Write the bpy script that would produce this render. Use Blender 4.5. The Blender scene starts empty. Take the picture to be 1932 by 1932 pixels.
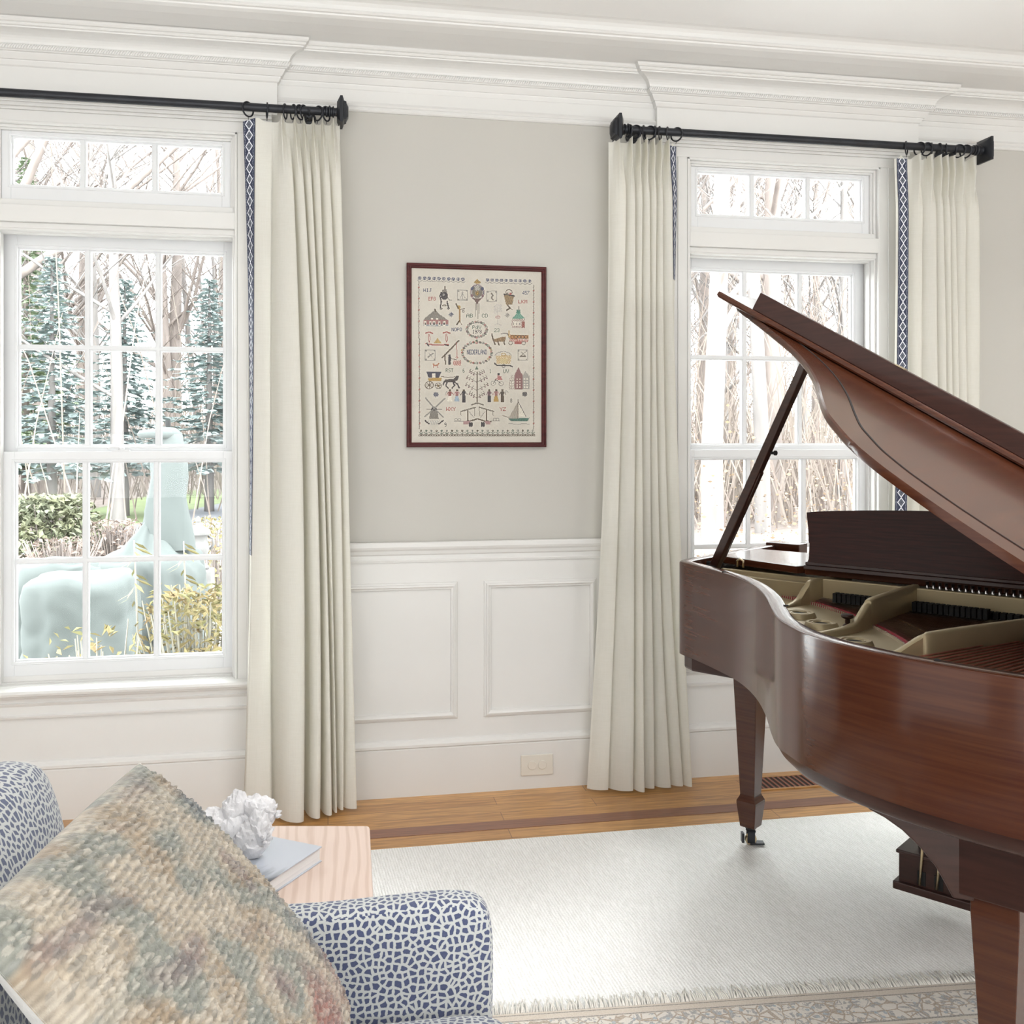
import bpy, bmesh, math, random
from math import sin, cos, pi, radians, atan2, sqrt, hypot
from mathutils import Vector, Matrix
R = random.Random(7)
C = bpy.context.scene.collection
scene = bpy.context.scene
# ---------------------------------------------------------------- camera
YAW = radians(10.57)
cam = bpy.data.cameras.new('camera'); camo = bpy.data.objects.new('camera', cam); C.objects.link(camo)
camo.location = (0, -3.654, 1.33)
camo.rotation_euler = (radians(90), 0, -YAW)
cam.sensor_width = 36; cam.lens = 36*1860/1932; cam.shift_y = -(966-822)/1932
cam.clip_start = .05; cam.clip_end = 300
scene.camera = camo
# ---------------------------------------------------------------- sky, exposure
w = bpy.data.worlds.new('sky'); scene.world = w; w.use_nodes = True
bg = w.node_tree.nodes['Background']; bg.inputs[0].default_value = (.96, .98, 1, 1); bg.inputs[1].default_value = 12
vs = scene.view_settings; vs.view_transform = 'Standard'; vs.look = 'None'; vs.gamma = 1; vs.use_curve_mapping = False; vs.exposure = 0.46
def area(name, loc, rot, sx, sy, e, col=(1, .99, .97)):
    l = bpy.data.lights.new(name, 'AREA'); l.shape = 'RECTANGLE'; l.size = sx; l.size_y = sy; l.energy = e; l.color = col
    o = bpy.data.objects.new(name, l); C.objects.link(o); o.location = loc; o.rotation_euler = rot; return o
# added area lights at unseen windows; rear pair tilted up to brighten the ceiling
area('daylight_left_window', (-3.12, -2.6, 1.45), (0, radians(-90), 0), 1.8, 1.56, 9)
area('daylight_left_window', (-3.12, -4.9, 1.45), (0, radians(-90), 0), 1.8, 1.56, 9)
area('rear_ceiling_fill', (-1.2, -6.42, 1.3), (radians(150), 0, 0), 2.9, 2.1, 165, (.97, .99, 1))
area('rear_ceiling_fill', (2.3, -6.42, 1.3), (radians(150), 0, 0), 2.9, 2.1, 165, (.97, .99, 1))
# unseen ceiling lamps added to brighten the rug and the ceiling
FILLS = [(1.25, -2.1), (2.95, -2.1), (1.25, -4.3), (2.95, -4.3), (-1.6, -5.2), (.4, -5.6)]
for x, y in FILLS:
    o = area('added_ceiling_fill', (x, y, 2.778), (0, 0, 0), .28, .28, 10, (1, .98, .96)); o.data.shape = 'DISK'; o.data.spread = radians(140)
# ---------------------------------------------------------------- helpers
def tag(o, label=None, cat=None, group=None, kind=None):
    if label: o['label'] = label
    if cat: o['category'] = cat
    if group: o['group'] = group
    if kind: o['kind'] = kind
    return o
def thing(name, label, cat, loc=(0, 0, 0), rz=0, group=None):
    o = bpy.data.objects.new(name, None); C.objects.link(o); o.empty_display_size = .05
    o.location = loc; o.rotation_euler = (0, 0, rz); return tag(o, label, cat, group)
def dup(root, loc=None, label=None, group=None, rz=None):
    r = root.copy(); C.objects.link(r)
    if loc: r.location = loc
    if rz is not None: r.rotation_euler = (0, 0, rz)
    if label: r['label'] = label
    if group: r['group'] = group
    for ch in list(root.children):
        c = ch.copy(); C.objects.link(c); c.parent = r
        for g in list(ch.children):
            d = g.copy(); C.objects.link(d); d.parent = c
    return r
class MB:
    def __init__(s): s.v = []; s.f = []; s.uv = None
    def add(s, vs_, fs):
        n = len(s.v); s.v += [tuple(p) for p in vs_]; s.f += [tuple(i+n for i in f) for f in fs]; return s
    def box(s, x0, x1, y0, y1, z0, z1, M=None):
        P = [(x0,y0,z0),(x1,y0,z0),(x1,y1,z0),(x0,y1,z0),(x0,y0,z1),(x1,y0,z1),(x1,y1,z1),(x0,y1,z1)]
        if M: P = [M @ Vector(p) for p in P]
        return s.add(P, [(0,3,2,1),(4,5,6,7),(0,1,5,4),(1,2,6,5),(2,3,7,6),(3,0,4,7)])
    def prism(s, poly, z0, z1, M=None):
        n = len(poly); P = [(x, y, z0) for x, y in poly]+[(x, y, z1) for x, y in poly]
        if M: P = [M @ Vector(p) for p in P]
        return s.add(P, [tuple(range(n))[::-1], tuple(range(n, 2*n))]+[(i, (i+1) % n, n+(i+1) % n, n+i) for i in range(n)])
    def tube(s, pts, rad, n=8, cap=True):
        pts = [Vector(p) for p in pts]; m = len(pts)
        if not hasattr(rad, '__len__'): rad = [rad]*m
        rings = []; up = None
        for i in range(m):
            d = (pts[min(i+1, m-1)]-pts[max(i-1, 0)]).normalized()
            if up is None: up = Vector((0, 0, 1)) if abs(d.z) < .9 else Vector((1, 0, 0))
            a = d.cross(up).normalized(); b = a.cross(d).normalized(); up = b
            rings.append([pts[i]+(a*cos(2*pi*k/n)+b*sin(2*pi*k/n))*rad[i] for k in range(n)])
        fs = [(i*n+k, i*n+(k+1) % n, (i+1)*n+(k+1) % n, (i+1)*n+k) for i in range(m-1) for k in range(n)]
        if cap: fs += [tuple(range(n))[::-1], tuple(range((m-1)*n, m*n))]
        return s.add([p for r in rings for p in r], fs)
    def lathe(s, prof, c=(0, 0, 0), n=24, M=None):
        P = [Vector((c[0]+r*cos(2*pi*k/n), c[1]+r*sin(2*pi*k/n), c[2]+z)) for r, z in prof for k in range(n)]
        if M: P = [M @ p for p in P]
        m = len(prof)
        return s.add(P, [(i*n+k, i*n+(k+1) % n, (i+1)*n+(k+1) % n, (i+1)*n+k) for i in range(m-1) for k in range(n)]+[tuple(range(n))[::-1], tuple(range((m-1)*n, m*n))])
    def grid(s, rows, close=False):
        n = len(rows[0]); m = len(rows)
        return s.add([p for r in rows for p in r], [(i*n+k, i*n+(k+1) % n, (i+1)*n+(k+1) % n, (i+1)*n+k) for i in range(m-1) for k in range(n if close else n-1)])
    def sweep(s, prof, path, closed=False):
        # prof: (out, z) ; path: XY polyline, 'out' is to the right-hand side of travel
        rows = []; m = len(path)
        for i, p in enumerate(path):
            a = Vector(path[i-1]) if (i > 0 or closed) else None; b = Vector(path[(i+1) % m]) if (i < m-1 or closed) else None; p = Vector(p)
            d1 = (p-a).normalized() if a is not None else (b-p).normalized(); d2 = (b-p).normalized() if b is not None else d1
            n1 = Vector((d1.y, -d1.x)); n2 = Vector((d2.y, -d2.x)); q = (n1+n2); q = q/max(q.length_squared/2, .2) if q.length > .01 else n1
            rows.append([(p.x+q.x*o, p.y+q.y*o, z) for o, z in prof])
        if closed: rows.append(rows[0])
        return s.grid([r for r in rows])
    def build(s, name, mat, parent=None, smooth=False, bevel=0, uv=None, autosm=None):
        me = bpy.data.meshes.new(name); me.from_pydata(s.v, [], s.f); me.validate(); me.update()
        bm = bmesh.new(); bm.from_mesh(me); bmesh.ops.recalc_face_normals(bm, faces=bm.faces); bm.to_mesh(me); bm.free()
        if mat: me.materials.append(mat)
        o = bpy.data.objects.new(name, me); C.objects.link(o)
        if parent: o.parent = parent
        if smooth or autosm:
            for p in me.polygons: p.use_smooth = True
        if autosm: me.set_sharp_from_angle(angle=radians(autosm))
        if bevel:
            b = o.modifiers.new('bevel', 'BEVEL'); b.width = bevel; b.segments = 2; b.limit_method = 'ANGLE'; b.angle_limit = radians(40)
        return o
def struct(name, mb, mat, **k):
    return tag(mb.build(name, mat, **k), kind='structure')
def catmull(P, k=8, closed=False):
    out = []; n = len(P)
    rng = n if closed else n-1
    for i in range(rng):
        g = (lambda j: P[j % n]) if closed else (lambda j: P[max(0, min(n-1, j))])
        p0, p1, p2, p3 = g(i-1), g(i), g(i+1), g(i+2)
        for t in range(k):
            t /= k
            out.append(tuple(.5*((2*b)+(-a+c)*t+(2*a-5*b+4*c-d)*t*t+(-a+3*b-3*c+d)*t**3) for a, b, c, d in zip(p0, p1, p2, p3)))
    if not closed: out.append(tuple(P[-1]))
    return out
# ---------------------------------------------------------------- materials
def mat(name, col=(.8, .8, .8), rough=.5, metal=0, spec=.5, coat=0, noise=None, bump=None, trans=0, sheen=0, mix2=None):
    """noise=(scale, amount[, stretch]) varies the colour, bump=(scale, strength[, stretch])"""
    m = bpy.data.materials.new(name); m.use_nodes = True; nt = m.node_tree; N = nt.nodes; L = nt.links
    b = N['Principled BSDF']; b.inputs['Base Color'].default_value = (*col, 1); b.inputs['Roughness'].default_value = rough
    b.inputs['Metallic'].default_value = metal; b.inputs['Specular IOR Level'].default_value = spec
    b.inputs['Coat Weight'].default_value = coat; b.inputs['Coat Roughness'].default_value = .06
    if sheen: b.inputs['Sheen Weight'].default_value = sheen
    tc = N.new('ShaderNodeTexCoord')
    def nz(scale, stretch, detail=4):
        mp = N.new('ShaderNodeMapping'); mp.inputs['Scale'].default_value = stretch; L.new(tc.outputs['Object'], mp.inputs[0])
        t = N.new('ShaderNodeTexNoise'); t.inputs['Scale'].default_value = scale; t.inputs['Detail'].default_value = detail; L.new(mp.outputs[0], t.inputs['Vector']); return t
    if noise:
        t = nz(noise[0], noise[2] if len(noise) > 2 else (1, 1, 1)); r = N.new('ShaderNodeValToRGB')
        a = noise[1]; c2 = mix2 or tuple(min(1, c*(1+a)) for c in col)
        r.color_ramp.elements[0].position = .32; r.color_ramp.elements[1].position = .68
        r.color_ramp.elements[0].color = (*[c*(1-a) for c in col], 1); r.color_ramp.elements[1].color = (*c2, 1)
        L.new(t.outputs['Fac'], r.inputs[0]); L.new(r.outputs[0], b.inputs['Base Color'])
    if bump:
        t = nz(bump[0], bump[2] if len(bump) > 2 else (1, 1, 1)); bp = N.new('ShaderNodeBump'); bp.inputs['Strength'].default_value = bump[1]; bp.inputs['Distance'].default_value = .003
        L.new(t.outputs['Fac'], bp.inputs['Height']); L.new(bp.outputs[0], b.inputs['Normal'])
    return m
def nodes_of(m): return m.node_tree.nodes, m.node_tree.links, m.node_tree.nodes['Principled BSDF']
def math_(N, L, op, a, b=None, c=None):
    n = N.new('ShaderNodeMath'); n.operation = op
    for i, v in enumerate((a, b, c)):
        if v is None: continue
        if isinstance(v, (int, float)): n.inputs[i].default_value = v
        else: L.new(v, n.inputs[i])
    return n.outputs[0]
def mixc(N, L, f, a, b):
    n = N.new('ShaderNodeMix'); n.data_type = 'RGBA'
    if isinstance(f, (int, float)): n.inputs[0].default_value = f
    else: L.new(f, n.inputs[0])
    for i, v in ((6, a), (7, b)):
        if isinstance(v, tuple): n.inputs[i].default_value = (*v, 1)
        else: L.new(v, n.inputs[i])
    return n.outputs[2]
WHITE = mat('white_painted_wood', (.765, .76, .74), .38, noise=(3, .012), bump=(60, .03))
WALL = mat('greige_wall_paint', (.55, .535, .495), .75, noise=(2, .015), bump=(180, .05))
CEIL = mat('ceiling_paint', (.94, .94, .93), .85, noise=(2, .01), bump=(150, .04))
VINYL = mat('white_window_sash', (.80, .81, .82), .35, noise=(4, .01))
GLASS = bpy.data.materials.new('window_glass'); GLASS.use_nodes = True
_n = GLASS.node_tree.nodes; _l = GLASS.node_tree.links; _n.remove(_n['Principled BSDF'])
_t = _n.new('ShaderNodeBsdfTransparent'); _g = _n.new('ShaderNodeBsdfGlossy'); _g.inputs['Roughness'].default_value = .02; _m = _n.new('ShaderNodeMixShader')
_t.inputs[0].default_value = (.96, .98, .97, 1)
_f = _n.new('ShaderNodeFresnel'); _f.inputs[0].default_value = 1.16; _l.new(_f.outputs[0], _m.inputs[0]); _l.new(_t.outputs[0], _m.inputs[1]); _l.new(_g.outputs[0], _m.inputs[2]); _l.new(_m.outputs[0], _n['Material Output'].inputs[0])
# ---------------------------------------------------------------- room shell
WC = (-.7275, 1.781)                    # window centres on the far wall
CZ = 2.795
mb = MB()                                # far wall, with two openings
xs = [-3.2, WC[0]-.412, WC[0]+.412, WC[1]-.412, WC[1]+.412, 4.2]
for i in range(0, 5, 2): mb.box(xs[i], xs[i+1], 0, .17, .93, CZ)
for c in WC: mb.box(c-.412, c+.412, 0, .17, 2.415, CZ)
struct('wall_far', mb, WALL)
mb = MB()                                # white wainscot below the chair rail and below the sills
for i in range(0, 5, 2): mb.box(xs[i], xs[i+1], -.004, .17, 0, .93)
for c in WC: mb.box(c-.412, c+.412, -.004, .17, 0, .44)
struct('wall_wainscot', mb, WHITE)
ROOMW = mat('darkened_wall_paint', (.10, .09, .08), .8, noise=(2, .02), bump=(180, .05))  # dark tone given to unseen walls to dim the piano's reflections
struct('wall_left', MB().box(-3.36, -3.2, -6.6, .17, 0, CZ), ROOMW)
struct('wall_right', MB().box(4.2, 4.36, -6.6, .17, 0, CZ), WALL)
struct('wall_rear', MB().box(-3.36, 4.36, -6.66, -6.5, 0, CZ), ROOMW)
struct('ceiling', MB().box(-3.36, 4.36, -6.66, .17, CZ, CZ+.12), CEIL)
for x, y in FILLS: struct('trim_%d' % (20+FILLS.index((x, y))), MB().lathe([(.078, 0), (.078, -.012), (.10, -.008), (.10, 0)], (x, y, CZ), 32), WHITE)  # rims made up for the added ceiling fill lamps
# frames of unseen windows around the added area lights, behind the camera
def side_window(name, c, ax, half, z0, z1):
    m = MB()
    def bx(u0, u1, a, b, d0, d1):
        if ax == 'x': m.box(c[0]+d0, c[0]+d1, c[1]+u0, c[1]+u1, a, b)
        else: m.box(c[0]+u0, c[0]+u1, c[1]+d0, c[1]+d1, a, b)
    d = (0, .03)
    bx(-half-.09, -half, z0-.05, z1+.09, *d); bx(half, half+.09, z0-.05, z1+.09, *d); bx(-half-.09, half+.09, z1, z1+.09, *d); bx(-half-.12, half+.12, z0-.06, z0, 0, .07)
    struct(name, m, WHITE)
side_window('window_3', (-3.2, -2.6), 'x', .78, .55, 2.35)
side_window('window_4', (-3.2, -4.9), 'x', .78, .55, 2.35)
side_window('window_5', (-1.2, -6.5), 'y', 1.45, .25, 2.35)
side_window('window_6', (2.3, -6.5), 'y', 1.45, .25, 2.35)
# floor ---------------------------------------------------------
OAK = mat('oak_strip_floor', (.55, .33, .15), .28, coat=.25)
N, L, b = nodes_of(OAK)
tc = N.new('ShaderNodeTexCoord'); mp = N.new('ShaderNodeMapping'); L.new(tc.outputs['Object'], mp.inputs[0])
br = N.new('ShaderNodeTexBrick'); L.new(mp.outputs[0], br.inputs['Vector']); br.offset = .37; br.inputs['Scale'].default_value = 1
br.inputs['Brick Width'].default_value = .95; br.inputs['Row Height'].default_value = .075; br.inputs['Mortar Size'].default_value = .0012; br.inputs['Bias'].default_value = 0
br.inputs['Color1'].default_value = (.66, .37, .135, 1); br.inputs['Color2'].default_value = (.50, .26, .085, 1); br.inputs['Mortar'].default_value = (.22, .11, .045, 1)
m2 = N.new('ShaderNodeMapping'); m2.inputs['Scale'].default_value = (2.2, 26, 1); L.new(tc.outputs['Object'], m2.inputs[0])
nz = N.new('ShaderNodeTexNoise'); nz.inputs['Scale'].default_value = 3; nz.inputs['Detail'].default_value = 6; nz.inputs['Distortion'].default_value = .8; L.new(m2.outputs[0], nz.inputs['Vector'])
rr = N.new('ShaderNodeValToRGB'); rr.color_ramp.elements[0].color = (.72, .66, .58, 1); rr.color_ramp.elements[1].color = (1.12, 1.08, 1.02, 1); rr.color_ramp.elements[0].position = .35; rr.color_ramp.elements[1].position = .65
L.new(nz.outputs['Fac'], rr.inputs[0])
mm = N.new('ShaderNodeMix'); mm.data_type = 'RGBA'; mm.blend_type = 'MULTIPLY'; mm.inputs[0].default_value = 1; L.new(br.outputs['Color'], mm.inputs[6]); L.new(rr.outputs[0], mm.inputs[7]); L.new(mm.outputs[2], b.inputs['Base Color'])
WALNUT = mat('dark_inlay_wood', (.24, .095, .05), .3, coat=.25, noise=(6, .25, (1.5, 22, 1)))
struct('floor', MB().box(-3.36, 4.36, -6.66, .17, -.1, 0), OAK)
struct('trim_1', MB().box(-3.2, 4.2, -.372, -.302, -.002, .0012), WALNUT)
struct('trim_2', MB().box(-3.2, 4.2, -.49, -.462, -.002, .0012), WALNUT)
# baseboard, chair rail ------------------------------------------
BASE = [(.004, 0), (.016, 0), (.016, .172), (.013, .176), (.02, .181), (.02, .19), (.012, .198), (.010, .204), (.004, .207)]
struct('baseboard_far', MB().sweep(BASE, [(-3.2, 0), (4.2, 0)]), WHITE)
struct('baseboard_left', MB().sweep(BASE, [(-3.2, -6.5), (-3.2, 0)]), WHITE)
struct('baseboard_right', MB().sweep(BASE, [(4.2, 0), (4.2, -6.5)]), WHITE)
RAIL = [(0, .862), (.006, .862), (.008, .87), (.004, .874), (.004, .888), (.010, .893), (.014, .905), (.020, .912), (.024, .92), (.024, .934), (.020, .938), (0, .938)]
mb = MB()
for a, c in ((-3.2, WC[0]-.52), (WC[0]+.52, WC[1]-.52), (WC[1]+.52, 4.2)): mb.sweep(RAIL, [(a, -.003), (c, -.003)])
struct('trim_3', mb, WHITE)
# raised panel mouldings on the wainscot
PM = [(0, 0), (.003, .004), (.008, .005), (.010, .011), (.016, .013), (.021, .009), (.026, .008), (.028, .002), (.028, 0)]
mb = MB()
def frame_mould(x0, x1, z0, z1, y=-.004):
    rows = []
    for (x, z, sx, sz) in ((x0, z0, 1, 1), (x1, z0, -1, 1), (x1, z1, -1, -1), (x0, z1, 1, -1), (x0, z0, 1, 1)):
        rows.append([(x+sx*o, y-h, z+sz*o) for o, h in PM])
    mb.grid(rows)
for x0, x1 in ((.045, .476), (.573, 1.01), (-2.9, -2.1), (-2.0, -1.3), (2.38, 3.1), (3.2, 4.0)): frame_mould(x0, x1, .276, .787)
struct('trim_4', mb, WHITE)
# crown moulding -------------------------------------------------
BX = ((-1.287, -.179), (1.244, 2.352))
path = [(-3.2, 0)]
for x0, x1 in BX: path += [(x0, 0), (x0, -.03), (x1, -.03), (x1, 0)]
path += [(4.2, 0)]
CROWN = [(-.02, 2.592), (0, 2.592), (.006, 2.596), (.012, 2.608), (.013, 2.612), (.017, 2.613), (.021, 2.619), (.028, 2.630), (.030, 2.634), (.036, 2.635), (.038, 2.638), (.043, 2.640), (.046, 2.645), (.045, 2.651), (.041, 2.654),
         (.044, 2.657), (.046, 2.664), (.050, 2.671), (.056, 2.678), (.066, 2.684), (.080, 2.689), (.094, 2.692), (.095, 2.696), (.101, 2.698), (.104, 2.703), (.103, 2.706), (.109, 2.708), (.113, 2.713), (.113, 2.719), (.118, 2.721)]
mb = MB().sweep(CROWN, path)
SOF = [(.09, 2.7205), (.13, 2.7215), (.19, 2.724), (.24, 2.729), (.275, 2.737), (.288, 2.743), (.290, 2.748), (.297, 2.750), (.301, 2.755), (.299, 2.760), (.293, 2.762), (.294, 2.765), (.297, 2.775), (.304, 2.785), (.316, 2.792), (.33, 2.7955)]
mb.sweep(SOF, [(-3.2, 0), (4.2, 0)])
mb.sweep([(.0, 2.592)]+[(o, z) for o, z in CROWN[2:]]+SOF[1:], [(-3.2, -6.5), (-3.2, 0)]); mb.sweep([(0, 2.592)]+CROWN[2:]+SOF[1:], [(4.2, 0), (4.2, -6.5)])
struct('trim_5', mb, WHITE)
mb = MB()                                # rope bead on the crown
for (x0, x1, y) in ((-1.33, BX[0][1]+.043, -.0745), (BX[1][0]-.043, BX[1][1]+.043, -.0745), (BX[0][1]+.05, BX[1][0]-.05, -.0445), (BX[1][1]+.05, 3.3, -.0445)):
    x = x0
    while x < x1:
        mb.tube([(x, y, 2.6405), (x+.004, y-.0025, 2.647), (x+.008, y, 2.653)], .0028, 5); x += .0085
struct('trim_6', mb, WHITE)
BEAD = [(0, 2.515), (.008, 2.516), (.013, 2.521), (.013, 2.525), (.008, 2.528), (.008, 2.532), (.012, 2.534), (.016, 2.540), (.013, 2.546), (.006, 2.548), (.004, 2.552), (.004, 2.595)]
mb = MB()
for a, c in ((-3.2, BX[0][0]), (BX[0][1], BX[1][0]), (BX[1][1], 4.2)): mb.sweep(BEAD, [(a, 0), (c, 0)])
struct('trim_7', mb, WHITE)
struct('trim_8', MB().box(*BX[0], -.03, 0, 2.478, 2.594), WHITE)
struct('trim_9', MB().box(*BX[1], -.03, 0, 2.478, 2.594), WHITE)
# windows --------------------------------------------------------
def hbox(m, c, hw, z0, z1, y0, y1): m.box(c-hw, c+hw, y0, y1, z0, z1)
def ring(m, c, hw, z0, z1, t, y0, y1, tb=None, tt=None):
    tb = tb or t; tt = tt or t
    m.box(c-hw, c-hw+t, y0, y1, z0, z1); m.box(c+hw-t, c+hw, y0, y1, z0, z1)
    m.box(c-hw+t, c+hw-t, y0, y1, z0, z0+tb); m.box(c-hw+t, c+hw-t, y0, y1, z1-tt, z1)
def win(n, c):
    root = bpy.data.objects.new('window_%d' % n, None); C.objects.link(root); root['kind'] = 'structure'; root.location = (c, 0, 0); c = 0
    f = MB()
    ring(f, c, .412, .44, 2.42, .012, .0, .17)                       # jamb liner
    for s in (-1, 1):                                                # casing: board, inner bead, back band
        a = lambda x0, x1, y0, z0=.45, z1=2.412: f.box(min(c+s*x0, c+s*x1), max(c+s*x0, c+s*x1), y0, 0, z0, z1)
        a(.400, .409, -.020); a(.409, .494, -.016); a(.442, .4495, -.021); a(.494, .507, -.026); a(.507, .53, -.034); a(.53, .548, -.028)
    for z0, z1, y in ((2.403, 2.412, -.020), (2.412, 2.45, -.016), (2.45, 2.46, -.024), (2.46, 2.472, -.034), (2.472, 2.482, -.042)): hbox(f, c, .409 if z0 < 2.405 else .53, z0, z1, y, 0)
    f.build('casing', WHITE, root, bevel=.002)
    m = MB()                                                          # mullion between transom and sashes
    hbox(m, c, .401, 2.066, 2.124, -.022, .05); hbox(m, c, .4, 2.124, 2.147, .0, .06); hbox(m, c, .4, 2.046, 2.066, -.004, .13)
    m.build('mullion', WHITE, root, bevel=.002)
    m = MB(); 
    for y0, y1, hw, za, zb in ((.0, .02, .400, 2.142, 2.404), ): ring(m, c, hw, za, zb, .010, y0, .06, .003, .010)
    ring(m, c, .391, 2.145, 2.396, .008, .012, .06, .003, .008)
    ring(m, c, .400, .462, 2.052, .008, .0, .03, .004, .012); ring(m, c, .393, .466, 2.042, .006, .03, .06, .004, .008)
    m.build('stop', WHITE, root, bevel=.0015)
    def sash(name, hw, z0, z1, gz0, gz1, y, rows, lip=True):
        gh = .3525; m = MB()
        m.box(c-hw, c-gh, y-.022, y+.012, z0, z1); m.box(c+gh, c+hw, y-.022, y+.012, z0, z1)
        m.box(c-gh, c+gh, y-.022, y+.012, z0, gz0); m.box(c-gh, c+gh, y-.022, y+.012, gz1, z1)
        ring(m, c, gh+.010, gz0-.010, gz1+.010, .0035, y-.0245, y-.02)
        o = m.build(name, VINYL, root, bevel=.0015)
        m = MB()
        for x in (-.1205, .1205):
            m.box(c+x-.0105, c+x+.0105, y-.008, y+.012, gz0, gz1); m.box(c+x-.0055, c+x+.0055, y-.013, y-.008, gz0, gz1)
        for k in range(1, rows):
            z = gz0+(gz1-gz0)*k/rows; m.box(c-gh, c+gh, y-.0079, y+.0119, z-.0095, z+.0095); m.box(c-gh, c+gh, y-.0129, y-.008, z-.0055, z+.0055)
        ring(m, c, gh, gz0, gz1, .005, y-.010, y+.006)
        m.build('muntins', VINYL, o)
        MB().box(c-gh, c+gh, y-.001, y+.001, gz0, gz1).build('pane', GLASS, o)
        return o
    sash('transom_sash', .383, 2.147, 2.388, 2.201, 2.371, .045, 1)
    sash('upper_sash', .399, 1.262, 2.052, 1.294, 1.996, .115, 2)
    lo = sash('lower_sash', .392, .487, 1.274, .536, 1.238, .08, 2)
    k = MB(); k.box(-.03, .03, .058, .085, 1.274, 1.279); k.lathe([(.011, 0), (.011, .008), (.007, .010)], (0, .075, 1.279)); k.tube([(0, .075, 1.286), (-.03, .066, 1.288), (-.045, .06, 1.285)], [.005, .006, .004]); k.build('sash_lock', VINYL, lo, autosm=40)
    m = MB()
    m.sweep([(-.06, .487), (-.055, .470), (-.03, .466), (.046, .461), (.052, .458), (.055, .450), (.052, .442), (.045, .439), (.0, .437)], [(c-.56, 0), (c+.56, 0)])
    for s in (-1, 1): m.box(c+s*.5595-.0005, c+s*.5595+.0005, -.05, 0, .439, .46)
    m.build('sill', WHITE, root, autosm=30)
    m = MB(); m.sweep([(0, .438), (.03, .438), (.028, .430), (.020, .424), (.016, .412), (.020, .409), (.018, .402), (.014, .398), (.014, .368), (.020, .364), (.018, .357), (.004, .354)], [(c-.53, 0), (c+.53, 0)])
    m.build('apron', WHITE, root, autosm=30)
    m = MB().box(c-.412, c+.412, .058, .17, .44, .47); m.build('outer_sill', WHITE, root)
win(1, WC[0]); win(2, WC[1])
# ================================================================ curtains and rods
LINEN = mat('cream_linen', (.86, .845, .80), .9, spec=.2)
N, L, b = nodes_of(LINEN)
tc = N.new('ShaderNodeTexCoord')
def slub(sc, st):
    mp = N.new('ShaderNodeMapping'); mp.inputs['Scale'].default_value = st; L.new(tc.outputs['Object'], mp.inputs[0])
    t = N.new('ShaderNodeTexNoise'); t.inputs['Scale'].default_value = sc; t.inputs['Detail'].default_value = 3; L.new(mp.outputs[0], t.inputs['Vector']); return t.outputs['Fac']
s_ = math_(N, L, 'ADD', slub(5, (4, 4, 130)), slub(5, (150, 150, 2)))
bp = N.new('ShaderNodeBump'); bp.inputs['Strength'].default_value = .25; bp.inputs['Distance'].default_value = .001; L.new(s_, bp.inputs['Height']); L.new(bp.outputs[0], b.inputs['Normal'])
cc = mixc(N, L, math_(N, L, 'MULTIPLY_ADD', s_, 2.2, -1.6), (.83, .815, .76), (.89, .875, .83)); L.new(cc, b.inputs['Base Color'])
tr = N.new('ShaderNodeBsdfTranslucent'); tr.inputs[0].default_value = (.95, .93, .80, 1); ms = N.new('ShaderNodeMixShader'); ms.inputs[0].default_value = .34
L.new(b.outputs[0], ms.inputs[1]); L.new(tr.outputs[0], ms.inputs[2]); L.new(ms.outputs[0], N['Material Output'].inputs[0])
TAPE = mat('woven_diamond_tape', (.1, .12, .2), .85)
N, L, b = nodes_of(TAPE)
uvn = N.new('ShaderNodeUVMap'); sx = N.new('ShaderNodeSeparateXYZ'); L.new(uvn.outputs[0], sx.inputs[0])
u = math_(N, L, 'ABSOLUTE', math_(N, L, 'SUBTRACT', sx.outputs[0], .5)); fv = math_(N, L, 'FRACT', sx.outputs[1])
v = math_(N, L, 'ABSOLUTE', math_(N, L, 'SUBTRACT', fv, .5))
d = math_(N, L, 'ADD', math_(N, L, 'MULTIPLY', u, 1.60), v)          # 0 centre, .5 rim of the diamond
line = math_(N, L, 'MULTIPLY', math_(N, L, 'GREATER_THAN', d, .40), math_(N, L, 'LESS_THAN', d, .545))
inn = math_(N, L, 'LESS_THAN', d, .40); core = math_(N, L, 'LESS_THAN', d, .09)
k = math_(N, L, 'FRACT', math_(N, L, 'MULTIPLY', sx.outputs[1], 7))
dots = math_(N, L, 'MULTIPLY', math_(N, L, 'MULTIPLY', math_(N, L, 'GREATER_THAN', u, math_(N, L, 'MULTIPLY_ADD', v, -.16, .40)), math_(N, L, 'LESS_THAN', u, math_(N, L, 'MULTIPLY_ADD', v, -.16, .455))), math_(N, L, 'GREATER_THAN', k, .5))
c = mixc(N, L, dots, (.040, .048, .088), (.42, .46, .54)); c = mixc(N, L, inn, c, (.13, .145, .18)); c = mixc(N, L, core, c, (.06, .065, .10)); c = mixc(N, L, line, c, (.88, .90, .95))
L.new(c, b.inputs['Base Color'])
IRON = mat('blackened_iron', (.022, .024, .03), .42, metal=.35, noise=(20, .2), bump=(90, .12))
ZT, ZM, ZB = 2.440, 1.20, .012
def lerp3(z, t, m, b):
    # quadratic through the three heights
    return t*(z-ZM)*(z-ZB)/((ZT-ZM)*(ZT-ZB))+m*(z-ZT)*(z-ZB)/((ZM-ZT)*(ZM-ZB))+b*(z-ZT)*(z-ZM)/((ZB-ZT)*(ZB-ZM))
SAW = [0, .1, .28, .47, .63, .76, .86, .93, .97, 1, 1, .98, .93, .6]
XW = [-.05, .03, .09, .17, .26, .36, .47, .58, .69, .79, .88, .95, 1.0, 1.0]
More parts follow.
